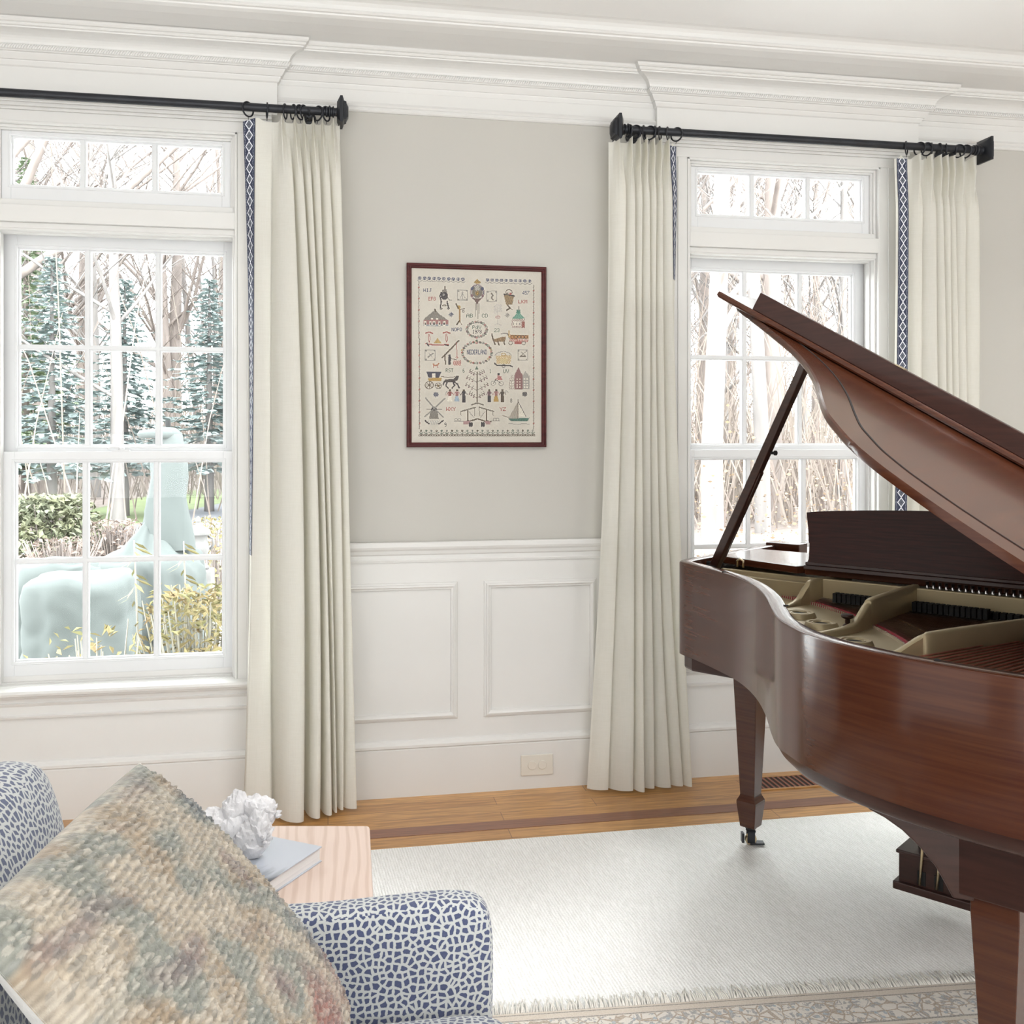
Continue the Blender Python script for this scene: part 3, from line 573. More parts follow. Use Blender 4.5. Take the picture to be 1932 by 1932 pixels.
def quad(x0, x1, z0, z1, c):
    n = len(V); V.extend([(x0, -.0086, z0), (x1, -.0086, z0), (x1, -.0086, z1), (x0, -.0086, z1)]); F.append((n, n+1, n+2, n+3)); K.append(c)
sc_ = .526/1262; szz = .68/1675
for (i, j), c in Q.items():
    if not (6 < i < 245 and 6 < j < 328): continue
    k_ = 1+R.uniform(-.12, .12); quad(PX0+i*5*sc_+.0001, PX0+(i+1)*5*sc_-.0001, PZ1-(j+1)*5*szz+.0001, PZ1-j*5*szz-.0001, tuple(min(1, q*k_) for q in c))
for x, y, cw, chh, c in TX:
    yy = y-130-(x-135)*.0357*(1-(y-130)/1675.); n = len(V); x0 = PX0+(x-135)*sc_; z1 = PZ1-yy*szz
    V.extend([(x0, -.0089, z1-chh*szz), (x0+cw*sc_, -.0089, z1-chh*szz), (x0+cw*sc_, -.0089, z1), (x0, -.0089, z1)]); F.append((n, n+1, n+2, n+3)); K.append(c)
me.from_pydata(V, [], F); ca = me.color_attributes.new('thread', 'FLOAT_COLOR', 'CORNER')
for p, c in zip(me.polygons, K):
    for li in p.loop_indices: ca.data[li].color = (*c, 1)
ST = mat('stitching_thread', rough=.9); N, L, b = nodes_of(ST); at_ = N.new('ShaderNodeAttribute'); at_.attribute_name = 'thread'; L.new(at_.outputs['Color'], b.inputs['Base Color'])
me.materials.append(ST); o = bpy.data.objects.new('stitched_motifs', me); C.objects.link(o); o.parent = back
# wall outlet ----------------------------------------------------
PL = mat('ivory_plastic', (.76, .73, .66), .4, noise=(5, .01)); DARKSLOT = mat('dark_slot', (.05, .045, .04), .8, noise=(5, .1))
t = thing('wall_outlet', 'ivory double wall outlet on the baseboard', 'outlet', (.774, -.016, .09))
MB().box(-.062, .062, -.006, 0, -.039, .039).build('cover_plate', PL, t, bevel=.003)
for s in (-1, 1):
    o = MB().lathe([(.0165, 0), (.0165, .0085), (.0155, .0095)], (0, 0, 0), 24, M=Matrix.Translation((s*.0195, 0, 0)) @ Matrix.Rotation(radians(90), 4, 'X')).build('socket', PL, t, autosm=40)
# floor register ---------------------------------------------------
t = thing('floor_register', 'wooden floor vent with dark slots by the baseboard', 'vent', (1.728, -.128, .0)); 
m = MB(); m.box(-.145, .145, -.070, -.058, 0, .004); m.box(-.145, .145, .058, .070, 0, .004); m.box(-.145, -.125, -.058, .058, 0, .004); m.box(.125, .145, -.058, .058, 0, .004)
m.build('frame', OAK, t, bevel=.001)
MB().box(-.125, .125, -.058, .058, .0, .0015).build('opening', DARKSLOT, t)
m = MB()
for k in range(12): x = -.115+k*.021; m.box(x-.0045, x+.0045, -.058, .058, .0015, .0038)
m.build('slats', mat('cherry_slats', (.26, .08, .045), .4, noise=(9, .2)), t)
# ================================================================ rugs
RUG = mat('ribbed_cream_rug', (.72, .70, .66), .95, spec=.1)
N, L, b = nodes_of(RUG)
tc = N.new('ShaderNodeTexCoord'); mp = N.new('ShaderNodeMapping'); mp.inputs['Rotation'].default_value = (0, 0, radians(-4)); L.new(tc.outputs['Object'], mp.inputs[0])
def nzz(st, sc, det=3):
    m2 = N.new('ShaderNodeMapping'); m2.inputs['Scale'].default_value = st; L.new(mp.outputs[0], m2.inputs[0]); t = N.new('ShaderNodeTexNoise'); t.inputs['Scale'].default_value = sc; t.inputs['Detail'].default_value = det; L.new(m2.outputs[0], t.inputs['Vector']); return t.outputs['Fac']
wv = N.new('ShaderNodeTexWave'); wv.inputs['Scale'].default_value = 38; wv.inputs['Distortion'].default_value = 1.5; wv.inputs['Detail'].default_value = 2; wv.inputs['Detail Scale'].default_value = 3; L.new(mp.outputs[0], wv.inputs['Vector'])
fine = nzz((26, 2.2, 1), 9); blot = nzz((1, .5, 1), 2.2, 2); grain = nzz((1, 1, 1), 170, 2)
f1 = math_(N, L, 'ADD', math_(N, L, 'MULTIPLY', wv.outputs['Fac'], .35), math_(N, L, 'ADD', fine, math_(N, L, 'MULTIPLY', math_(N, L, 'SUBTRACT', grain, .5), .9)))
rr = N.new('ShaderNodeValToRGB'); rr.color_ramp.elements[0].position = .40; rr.color_ramp.elements[1].position = .92; rr.color_ramp.elements[0].color = (.79, .785, .765, 1); rr.color_ramp.elements[1].color = (.96, .955, .945, 1); L.new(f1, rr.inputs[0])
L.new(rr.outputs[0], b.inputs['Base Color'])
bp = N.new('ShaderNodeBump'); bp.inputs['Strength'].default_value = .7; bp.inputs['Distance'].default_value = .004; L.new(f1, bp.inputs['Height']); L.new(bp.outputs[0], b.inputs['Normal'])
t = tag(MB().box(-2.6, 3.6, -5.6, -.484, .0, .012).build('area_rug', RUG, bevel=.004), 'large ribbed cream area rug under the piano', 'rug')
PR = mat('patterned_oriental_rug', (.6, .56, .5), .95, spec=.1)
N, L, b = nodes_of(PR)
tc = N.new('ShaderNodeTexCoord'); sx = N.new('ShaderNodeSeparateXYZ'); L.new(tc.outputs['Object'], sx.inputs[0])
nz1 = N.new('ShaderNodeTexNoise'); nz1.inputs['Scale'].default_value = 20; nz1.inputs['Distortion'].default_value = 3.5; nz1.inputs['Detail'].default_value = 3; L.new(tc.outputs['Object'], nz1.inputs['Vector'])
vo = N.new('ShaderNodeTexVoronoi'); vo.inputs['Scale'].default_value = 30; vo.feature = 'DISTANCE_TO_EDGE'; L.new(tc.outputs['Object'], vo.inputs['Vector'])
vo2 = N.new('ShaderNodeTexVoronoi'); vo2.inputs['Scale'].default_value = 40; L.new(tc.outputs['Object'], vo2.inputs['Vector'])
nz2 = N.new('ShaderNodeTexNoise'); nz2.inputs['Scale'].default_value = 260; L.new(tc.outputs['Object'], nz2.inputs['Vector'])
c = mixc(N, L, math_(N, L, 'GREATER_THAN', nz1.outputs['Fac'], .535), (.66, .62, .57), (.36, .35, .35)); c = mixc(N, L, math_(N, L, 'LESS_THAN', vo.outputs['Distance'], .05), c, (.40, .33, .27)); c = mixc(N, L, math_(N, L, 'LESS_THAN', vo2.outputs['Distance'], .2), c, (.36, .40, .44))
yd = math_(N, L, 'MULTIPLY', sx.outputs[1], -1)      # distance from the far edge
def band(a, z): return math_(N, L, 'MULTIPLY', math_(N, L, 'GREATER_THAN', yd, a), math_(N, L, 'LESS_THAN', yd, z))
c = mixc(N, L, band(-.01, .036), c, (.58, .51, .44)); c = mixc(N, L, band(.008, .012), c, (.30, .27, .24)); c = mixc(N, L, band(.030, .034), c, (.28, .26, .24)); c = mixc(N, L, band(.125, .131), c, (.28, .26, .24)); c = mixc(N, L, band(.131, .142), c, (.60, .55, .48))
c = mixc(N, L, math_(N, L, 'MULTIPLY', math_(N, L, 'GREATER_THAN', nz2.outputs['Fac'], .5), .22), c, (.75, .72, .66)); L.new(c, b.inputs['Base Color'])
bp = N.new('ShaderNodeBump'); bp.inputs['Strength'].default_value = .5; bp.inputs['Distance'].default_value = .003; L.new(nz2.outputs['Fac'], bp.inputs['Height']); L.new(bp.outputs[0], b.inputs['Normal'])
t = thing('oriental_rug', 'faded patterned rug with white fringe lying on the cream rug', 'rug', (.394, -1.455, .012), radians(-3.8))
MB().box(-1.5, 2.1, -1.9, 0, 0, .008).build('pile', PR, t, bevel=.003)
FRG = mat('white_cotton_fringe', (.78, .75, .70), .95, noise=(60, .08)); m = MB(); x = -1.48
while x < 2.08:
    l = R.uniform(.036, .062); dx = R.uniform(-.012, .02)
    m.tube([(x, -.002, .005), (x+dx*.3, l*.4, .009), (x+dx, l, .004)], [.0022, .002, .0012], 4); x += R.uniform(.0035, .0052)
o = m.build('fringe', FRG, t, smooth=True); o['kind'] = 'stuff'
# ================================================================ side table, book, quartz
ASH = mat('pale_ash_wood', (.74, .55, .44), .5)
N, L, b = nodes_of(ASH)
tc = N.new('ShaderNodeTexCoord'); mp = N.new('ShaderNodeMapping'); mp.inputs['Scale'].default_value = (1, .16, 1); mp.inputs['Location'].default_value = (.05, 0, .3); L.new(tc.outputs['Object'], mp.inputs[0])
wv = N.new('ShaderNodeTexWave'); wv.wave_type = 'RINGS'; wv.rings_direction = 'Z'; wv.inputs['Scale'].default_value = 15; wv.inputs['Distortion'].default_value = 6; wv.inputs['Detail'].default_value = 1.5; wv.inputs['Detail Scale'].default_value = 1.2; L.new(mp.outputs[0], wv.inputs['Vector'])
m3 = N.new('ShaderNodeMapping'); m3.inputs['Scale'].default_value = (90, 3, 20); L.new(tc.outputs['Object'], m3.inputs[0]); nz = N.new('ShaderNodeTexNoise'); nz.inputs['Scale'].default_value = 4; L.new(m3.outputs[0], nz.inputs['Vector'])
rr = N.new('ShaderNodeValToRGB'); rr.color_ramp.elements[0].position = .05; rr.color_ramp.elements[1].position = .45; rr.color_ramp.elements[0].color = (.50, .37, .30, 1); rr.color_ramp.elements[1].color = (.60, .475, .41, 1); L.new(wv.outputs['Fac'], rr.inputs[0])
L.new(mixc(N, L, math_(N, L, 'MULTIPLY', nz.outputs['Fac'], .35), rr.outputs[0], (.78, .64, .56)), b.inputs['Base Color'])
t = thing('side_table', 'pale ash side table between the armchair and the curtain', 'table', (-.17, -1.8, 0)); TX0, TY0 = -.17, -1.8
top = [(.082, -1.660), (-.46, -1.556), (-.46, -2.04), (.074, -2.04)]
MB().prism([(x-TX0, y-TY0) for x, y in top[::-1]], .512, .55).build('tabletop', ASH, t, bevel=.006)
MB().prism([(x-TX0, y-TY0) for x, y in ((.055, -1.69), (-.43, -1.60), (-.43, -2.01), (.048, -2.01))][::-1], .455, .512).build('apron', ASH, t, bevel=.003)
for x, y in ((.045, -1.70), (.04, -2.0), (-.42, -1.61), (-.42, -2.0)): MB().prism([(x-TX0+a, y-TY0+c) for a, c in ((-.02, -.02), (.02, -.02), (.02, .02), (-.02, .02))], .012, .46).build('leg', ASH, t, bevel=.004)
# book, its near-right corner at (-.011,-1.815)
bd = atan2(-.125, -.085)
t = thing('book', 'grey and white hardcover book lying on the side table', 'book', (-.011, -1.815, .55), bd)
COV = mat('grey_feather_print_cover', (.66, .69, .75), .35, coat=.3)
N, L, b = nodes_of(COV); tc = N.new('ShaderNodeTexCoord')
m3 = N.new('ShaderNodeMapping'); m3.inputs['Scale'].default_value = (6, 30, 1); m3.inputs['Rotation'].default_value = (0, 0, .5); L.new(tc.outputs['Object'], m3.inputs[0]); nz = N.new('ShaderNodeTexNoise'); nz.inputs['Scale'].default_value = 2; nz.inputs['Distortion'].default_value = .7; nz.inputs['Detail'].default_value = 6; L.new(m3.outputs[0], nz.inputs['Vector'])
sx = N.new('ShaderNodeSeparateXYZ'); L.new(tc.outputs['Object'], sx.inputs[0])
g = math_(N, L, 'ADD', math_(N, L, 'MULTIPLY_ADD', sx.outputs[0], -9, 1.25), math_(N, L, 'MULTIPLY', nz.outputs['Fac'], 1.1))
rr = N.new('ShaderNodeValToRGB'); rr.color_ramp.elements[0].position = .25; rr.color_ramp.elements[1].position = .9; rr.color_ramp.elements[0].color = (.05, .06, .07, 1); rr.color_ramp.elements[1].color = (.46, .49, .55, 1); L.new(g, rr.inputs[0]); L.new(rr.outputs[0], b.inputs['Base Color'])
PAGES = mat('book_pages', (.70, .69, .69), .8, noise=(3, .06, (1, 1, 260)))
MB().box(0, .25, -.20, 0, .0, .0025).build('back_cover', COV, t, bevel=.0008)
MB().box(0, .25, -.20, 0, .0255, .028).build('front_cover', COV, t, bevel=.0008)
MB().box(0, .25, -.20, -.197, .0025, .0255).build('spine', COV, t)
MB().box(.003, .247, -.197, -.003, .0025, .0255).build('page_block', PAGES, t)
QZ = mat('white_quartz', (.60, .595, .61), .3, spec=.5, noise=(22, .14), bump=(60, .8))
N, L, b = nodes_of(QZ); b.inputs['Subsurface Weight'].default_value = .35; b.inputs['Subsurface Radius'].default_value = (.02, .02, .02)
from mathutils import noise as mn
t = thing('quartz_cluster', 'rough white quartz crystal cluster resting on the book', 'crystal', (-.135, -1.842, .578))
bm = bmesh.new()
for (cx_, cy_, cz_, rx_, ry_, rz_, rot) in ((-.028, .0, .082, .020, .018, .036, .35), (.012, .0, .086, .030, .018, .018, .25), (-.005, .004, .070, .028, .016, .020, 0), (.0, 0, .036, .030, .026, .036, 0), (-.060, 0, .062, .030, .022, .026, .5), (.014, -.004, .056, .018, .024, .042, -.1), (-.035, .0, .055, .026, .022, .030, .5), (.030, .004, .072, .012, .016, .022, .1), (-.07, .01, .03, .03, .022, .022, .1)):
    mt = Matrix.Translation((cx_, cy_, cz_)) @ Matrix.Rotation(rot, 4, 'Y') @ Matrix.Diagonal((rx_, ry_, rz_, 1)); bmesh.ops.create_icosphere(bm, subdivisions=4, radius=1, matrix=mt)
for v in bm.verts:
    p = v.co; q = p.normalized(); d = abs(mn.noise(p*34))*.006+.009*(1-1.4*mn.voronoi(p*75)[0][0])+.004*(1-1.4*mn.voronoi(p*170)[0][0]); v.co = p+q*d
    if v.co.z < 0: v.co.z = .0
for k in range(46):
    a = R.uniform(0, 2*pi); c0 = R.choice([(0, 0, .028, .046), (.028, .0, .07, .022), (-.035, 0, .05, .028), (-.012, .01, .085, .018), (.02, -.012, .03, .03)]); ph = R.uniform(0, 1.3)
    dr = Vector((cos(a)*cos(ph), sin(a)*cos(ph)*.8, sin(ph))); base = Vector(c0[:3])+dr*c0[3]*.8; l = R.uniform(.003, .008); r_ = R.uniform(.0025, .005); qd = dr.to_track_quat('Z', 'Y')
    vs1 = [bm.verts.new(base+qd @ Vector((r_*cos(i*pi/3), r_*sin(i*pi/3), 0))) for i in range(6)]; vs2 = [bm.verts.new(base+qd @ Vector((r_*cos(i*pi/3), r_*sin(i*pi/3), l))) for i in range(6)]; tip = bm.verts.new(base+qd @ Vector((0, 0, l+r_*1.4)))
    for i in range(6): bm.faces.new((vs1[i], vs1[(i+1) % 6], vs2[(i+1) % 6], vs2[i])); bm.faces.new((vs2[i], vs2[(i+1) % 6], tip))
me = bpy.data.meshes.new('quartz'); bm.to_mesh(me); bm.free(); me.materials.append(QZ); o = bpy.data.objects.new('crystal_mass', me); C.objects.link(o); o.parent = t
# ================================================================ armchair
FAB = mat('blue_spotted_upholstery', (.6, .6, .6), .9, sheen=.3)
N, L, b = nodes_of(FAB); tc = N.new('ShaderNodeTexCoord')
nzd = N.new('ShaderNodeTexNoise'); nzd.inputs['Scale'].default_value = 160; L.new(tc.outputs['Object'], nzd.inputs['Vector'])
wp = N.new('ShaderNodeVectorMath'); wp.operation = 'MULTIPLY_ADD'; L.new(nzd.outputs['Color'], wp.inputs[0]); wp.inputs[1].default_value = (.0035,)*3; L.new(tc.outputs['Object'], wp.inputs[2])
sxp = N.new('ShaderNodeSeparateXYZ'); L.new(wp.outputs[0], sxp.inputs[0]); sxn = N.new('ShaderNodeSeparateXYZ'); L.new(tc.outputs['Normal'], sxn.inputs[0])
def v2(i, j):
    cb = N.new('ShaderNodeCombineXYZ'); L.new(sxp.outputs[i], cb.inputs[0]); L.new(sxp.outputs[j], cb.inputs[1])
    vo = N.new('ShaderNodeTexVoronoi'); vo.voronoi_dimensions = '2D'; vo.feature = 'DISTANCE_TO_EDGE'; vo.inputs['Scale'].default_value = 90; vo.inputs['Randomness'].default_value = .8; L.new(cb.outputs[0], vo.inputs['Vector']); return vo.outputs['Distance']
an = [math_(N, L, 'ABSOLUTE', sxn.outputs[i]) for i in range(3)]
dz_ = math_(N, L, 'GREATER_THAN', an[2], .62); dx_ = math_(N, L, 'GREATER_THAN', an[0], an[1])
def mixf(f, a, b_): return math_(N, L, 'ADD', math_(N, L, 'MULTIPLY', a, math_(N, L, 'SUBTRACT', 1, f)), math_(N, L, 'MULTIPLY', b_, f))
spotd = mixf(dz_, mixf(dx_, v2(0, 2), v2(1, 2)), v2(0, 1))
rr = N.new('ShaderNodeValToRGB'); rr.color_ramp.elements[0].position = .15; rr.color_ramp.elements[1].position = .20; rr.color_ramp.elements[0].color = (.46, .475, .46, 1); rr.color_ramp.elements[1].color = (.020, .032, .095, 1); L.new(spotd, rr.inputs[0])
e = rr.color_ramp.elements.new(.5); e.color = (.026, .038, .11, 1)
nf = N.new('ShaderNodeTexNoise'); nf.inputs['Scale'].default_value = 900; L.new(tc.outputs['Object'], nf.inputs['Vector'])
L.new(mixc(N, L, math_(N, L, 'MULTIPLY', nf.outputs['Fac'], .16), rr.outputs[0], (.40, .44, .55)), b.inputs['Base Color'])
bp = N.new('ShaderNodeBump'); bp.inputs['Strength'].default_value = .35; bp.inputs['Distance'].default_value = .0012; L.new(nf.outputs['Fac'], bp.inputs['Height']); L.new(bp.outputs[0], b.inputs['Normal'])
def soft(name, x0, x1, y0, y1, z0, z1, rad, parent, loc, mt=FAB, crown=0, shear=None, seg=5):
    bm = bmesh.new(); bmesh.ops.create_cube(bm, size=1)
    bmesh.ops.subdivide_edges(bm, edges=bm.edges[:], cuts=9, use_grid_fill=True)
    sx_, sy_, sz_ = x1-x0, y1-y0, z1-z0; r = rad
    for v in bm.verts:
        p = Vector((v.co.x*sx_, v.co.y*sy_, v.co.z*sz_)); h = Vector((sx_/2-r, sy_/2-r, sz_/2-r)); q = Vector([max(-h[i], min(h[i], p[i])) for i in range(3)]); d = p-q
        if d.length > 1e-6: p = q+d.normalized()*r
        if crown: p.z += crown*(1-(2*p.x/sx_)**2)*(1-(2*p.y/sy_)**2)*(1 if p.z > 0 else 0)
        p += Vector((mn.noise(p*6)*.004, mn.noise(p*6+Vector((9, 0, 0)))*.004, mn.noise(p*6+Vector((0, 9, 0)))*.004))
        p += Vector(((x0+x1)/2, (y0+y1)/2, (z0+z1)/2))
        if shear: p.x += shear(p)
        v.co = p-Vector(loc)
    me = bpy.data.meshes.new(name); bm.to_mesh(me); bm.free(); me.materials.append(mt)
    for p in me.polygons: p.use_smooth = True
    o = bpy.data.objects.new(name, me); C.objects.link(o); o.parent = parent
    s = o.modifiers.new('smooth', 'SUBSURF'); s.levels = 1; s.render_levels = 2; return o
AL = (-.1, -2.55, 0)
ch = thing('armchair', 'armchair in blue and white spotted fabric at the left corner', 'armchair', AL)
soft('seat_cushion', -.34, .272, -2.93, -2.178, .33, .478, .045, ch, AL, crown=.012)
soft('armrest', -.40, .250, -2.178, -2.098, .20, .622, .030, ch, AL)
soft('armrest', -.40, .250, -3.01, -2.93, .20, .622, .030, ch, AL)
bk = lambda p: -.22*(p.z-.45)
soft('backrest', -.46, -.30, -3.0, -2.075, .20, .872, .06, ch, AL, shear=bk)
soft('seat_base', -.40, .245, -2.95, -2.13, .17, .335, .02, ch, AL)
LEGW = mat('walnut_leg', (.12, .06, .035), .4, noise=(9, .2, (1, 1, 8)))
for x, y in ((.2, -2.16), (.2, -2.95), (-.38, -2.16), (-.38, -2.95)): MB().lathe([(.012, .012), (.02, .17), (.022, .19)], (x-AL[0], y-AL[1], .009), 12).build('leg', LEGW, ch, autosm=40)
for (za, ya, yb) in ((.600, -2.180, -2.180),):
    pass
# ---------------------------------------------------------------- woven cushion
A_, B_, C_ = Vector((-.262, -2.190, .868)), Vector((-.325, -2.690, .885)), Vector((.030, -2.215, .500)); D_ = B_+C_-A_+Vector((.0, .02, .0))
cl = Vector((-.12, -2.45, .49)); cush = thing('woven_cushion', 'large nubby woven cushion in cream, sage and dusty pink on the armchair', 'cushion', cl)
nrm = (C_-A_).cross(B_-A_).normalized(); nrm = nrm if nrm.x > 0 else -nrm
NU = 430; bob = [(R.random(), R.random(), R.uniform(.004, .0095), R.uniform(.4, 1.0), R.random()) for _ in range(3000)]
cellm = {}
for q in bob: cellm.setdefault((int(q[0]*60), int(q[1]*60)), []).append(q)
def cpos(u, v):
    # u along A->B, v along A->C ; pinched corners, bowed edges
    bu = .055*(1-(2*v-1)**2)*(2*u-1)*0+u; bow = .035
    uu = u+(.5-u)*bow*2*(1-(2*v-1)**2)*-.25; vv = v+(.5-v)*bow*2*(1-(2*u-1)**2)*-.25
    p = A_*(1-uu)*(1-vv)+B_*uu*(1-vv)+C_*(1-uu)*vv+D_*uu*vv; return p
def puff(u, v): 
    a = max(0, 1-abs(2*u-1)**3.0); c = max(0, 1-abs(2*v-1)**3.0); return (a*c)**.55
def col(u, v, p):
    n1 = mn.noise(Vector((u*5, v*5, 0))); n2 = mn.noise(Vector((u*7+4, v*7+9, 3))); n3 = mn.noise(Vector((u*9+14, v*9+2, 7)))
    base = Vector((.66, .58, .47)); sage = Vector((.40, .41, .36)); pink = Vector((.45, .22, .19)); blue = Vector((.20, .225, .25)); tan = Vector((.50, .40, .29))
    c = base.lerp(tan, max(0, min(1, n1*2+.3)))
    c = c.lerp(sage, max(0, min(1, (n2+.02)*5)))
    wpk = math.exp(-((u-.42)/.17)**2-((v-.86)/.15)**2)+math.exp(-((u-.10)/.07)**2-((v-.80)/.12)**2)*.7+.8*math.exp(-((u-.62)/.12)**2-((v-1.0)/.12)**2); c = c.lerp(pink, max(0, min(.9, wpk*1.6+n3*1.0-.25)))
    wbl = math.exp(-((u-.10)/.10)**2-((v-.20)/.08)**2)+.8*math.exp(-((u-.14)/.08)**2-((v-.68)/.15)**2); c = c.lerp(blue, max(0, min(.9, wbl*1.4+n3-.25)))
    return c
V, F, K = [], [], []
for i in range(NU+1):
    for j in range(NU+1):
        u, v = i/NU, j/NU; p = cpos(u, v); pf = puff(u, v)
        gr = sin(v*2*pi*52+sin(u*9)*1.2+mn.noise(Vector((u*8, v*8, 2)))*3); ch_ = sin(u*2*pi*80+(int(v*52) % 2)*pi)
        h = .0010*gr+.0009*ch_; bb = 0; tint = 0
        for a in (-1, 0, 1):
            for c in (-1, 0, 1):
                for q in cellm.get((int(u*60)+a, int(v*60)+c), ()):
                    dd = ((u-q[0])/1.25)**2+((v-q[1]))**2
                    if dd < q[2]**2: k = (1-dd/q[2]**2)**.5*q[3]; 
                    else: continue
                    if k > bb: bb = k; tint = q[4]
        h += bb*.0046+mn.noise(Vector((u*90, v*90, 1)))*.0016
        e = min(1, min(u, 1-u, v, 1-v)*18)
        p = p+nrm*(.068*pf+h*e); V.append(p-cl)
        c = col(u, v, p); 
        if bb > .12: c = c.lerp(Vector((.80, .74, .64)) if tint > .45 else Vector((.30, .31, .30)), .38)
        c = c*(.55+.06*gr+mn.noise(Vector((u*60, v*60, 5)))*.16); K.append((max(.02, c.x), max(.02, c.y), max(.02, c.z), 1))
F = [(i*(NU+1)+j, (i+1)*(NU+1)+j, (i+1)*(NU+1)+j+1, i*(NU+1)+j+1) for i in range(NU) for j in range(NU)]
me = bpy.data.meshes.new('cushion_front'); me.from_pydata(V, [], F); ca = me.color_attributes.new('yarn', 'FLOAT_COLOR', 'POINT')
ca.data.foreach_set('color', [x for k in K for x in k])
YN = mat('chunky_woven_yarn', rough=.95, spec=.15, sheen=.3); N, L, b = nodes_of(YN); a1 = N.new('ShaderNodeAttribute'); a1.attribute_name = 'yarn'; L.new(a1.outputs['Color'], b.inputs['Base Color'])
tc = N.new('ShaderNodeTexCoord'); nf = N.new('ShaderNodeTexNoise'); nf.inputs['Scale'].default_value = 420; nf.inputs['Detail'].default_value = 4; L.new(tc.outputs['Object'], nf.inputs['Vector']); bp = N.new('ShaderNodeBump'); bp.inputs['Strength'].default_value = .6; bp.inputs['Distance'].default_value = .002; L.new(nf.outputs['Fac'], bp.inputs['Height']); L.new(bp.outputs[0], b.inputs['Normal'])
me.materials.append(YN)
for p in me.polygons: p.use_smooth = True
o = bpy.data.objects.new('woven_front', me); C.objects.link(o); o.parent = cush
n2 = 50; rows_ = [[tuple(cpos(i/n2, j/n2)-nrm*(.058*puff(i/n2, j/n2)-.0015)-cl) for j in range(n2+1)] for i in range(n2+1)]
o = MB().grid(rows_).build('linen_back', mat('cushion_backing', (.74, .72, .68), .9, noise=(40, .05), bump=(200, .3)), cush, smooth=True); o['label'] = 'plain off-white linen back'
# ================================================================ grand piano
MAH = mat('polished_mahogany', (.10, .028, .014), .22, spec=.3, coat=.22)
N, L, b = nodes_of(MAH); b.inputs['Coat Roughness'].default_value = .09
tc = N.new('ShaderNodeTexCoord'); mp = N.new('ShaderNodeMapping'); mp.inputs['Scale'].default_value = (2.2, 2.2, 60); L.new(tc.outputs['Object'], mp.inputs[0])
nz = N.new('ShaderNodeTexNoise'); nz.inputs['Scale'].default_value = 2.2; nz.inputs['Detail'].default_value = 6; nz.inputs['Distortion'].default_value = .1; L.new(mp.outputs[0], nz.inputs['Vector'])
rr = N.new('ShaderNodeValToRGB'); rr.color_ramp.elements[0].position = .3; rr.color_ramp.elements[1].position = .72; rr.color_ramp.elements[0].color = (.046, .012, .0055, 1); rr.color_ramp.elements[1].color = (.078, .024, .010, 1)
L.new(nz.outputs['Fac'], rr.inputs[0]); L.new(rr.outputs[0], b.inputs['Base Color'])
DESKM = mat('fine_red_mahogany', (.034, .008, .005), .16, spec=.15, coat=0, noise=(5, .25, (2, 2, 40)))
MAHD = mat('dark_mahogany', (.036, .013, .009), .3, spec=.3, coat=.2, noise=(5, .25, (2, 2, 20)))
GOLD = mat('bronze_gold_plate', (.47, .385, .235), .42, metal=.35, noise=(6, .05))
BLK = mat('black_felt', (.012, .012, .012), .9, noise=(30, .2)); RED = mat('red_felt', (.42, .05, .07), .9, noise=(80, .15)); STEEL = mat('steel_wire', (.62, .60, .56), .3, metal=1, noise=(40, .05)); COPPER = mat('copper_wound_string', (.62, .30, .22), .35, metal=.8, noise=(60, .1))
SPR = mat('spruce_soundboard', (.20, .10, .05), .4, noise=(4, .15, (1, 14, 1))); BRASS = mat('brass_rod', (.62, .5, .32), .3, metal=1, noise=(20, .05)); IVORY = mat('ivory_keys', (.78, .75, .66), .35, noise=(5, .02)); PIN = mat('nickel_tuning_pin', (.75, .74, .74), .22, metal=1, noise=(30, .05))
pn = thing('grand_piano', 'mahogany baby grand piano with its lid raised on a prop stick', 'piano', (1.3396, -1.4687, 0), radians(-52.06))
OUT = [(-.736, .863), (-.736, .60), (-.736, .36), (-.734, .26), (-.722, .212), (-.70, .187), (-.631, .149), (-.518, .080), (-.406, .0), (-.307, -.101), (-.212, -.229), (-.1175, -.383), (-.058, -.474), (-.01, -.527), (.05, -.583), (.119, -.624), (.17, -.645), (.271, -.674), (.40, -.692), (.52, -.692), (.63, -.665), (.70, -.61), (.742, -.53), (.757, -.42), (.757, .0), (.757, .863)]
OP = catmull(OUT, 6)
def offs(P, d):
    o = []
    for i, p in enumerate(P):
        a = Vector(P[max(i-1, 0)]); c = Vector(P[min(i+1, len(P)-1)]); t_ = (c-a).normalized(); o.append((p[0]+t_.y*d, p[1]-t_.x*d))
    return o
rimprof = [(-.0, .665), (0, .70), (0, .9415), (-.0015, .9445), (-.005, .946), (-.033, .946), (-.037, .944), (-.038, .941), (-.038, .70), (-.038, .665), (0, .665)]
m = MB(); rows_ = []
for i, p in enumerate(OP):
    s_ = min(1, max(0, (i-60)/25)); row = []
    a = Vector(OP[max(i-1, 0)]); c = Vector(OP[min(i+1, len(OP)-1)]); t_ = (c-a).normalized()
    for o_, z in rimprof: row.append((p[0]+t_.y*o_, p[1]-t_.x*o_, z+(.024*s_ if z < .68 else 0)))
    rows_.append(row)
m.grid(rows_); m.add(rows_[0], [tuple(range(10))]); m.add(rows_[-1], [tuple(range(10))])
m.build('rim', MAH, pn, autosm=40)
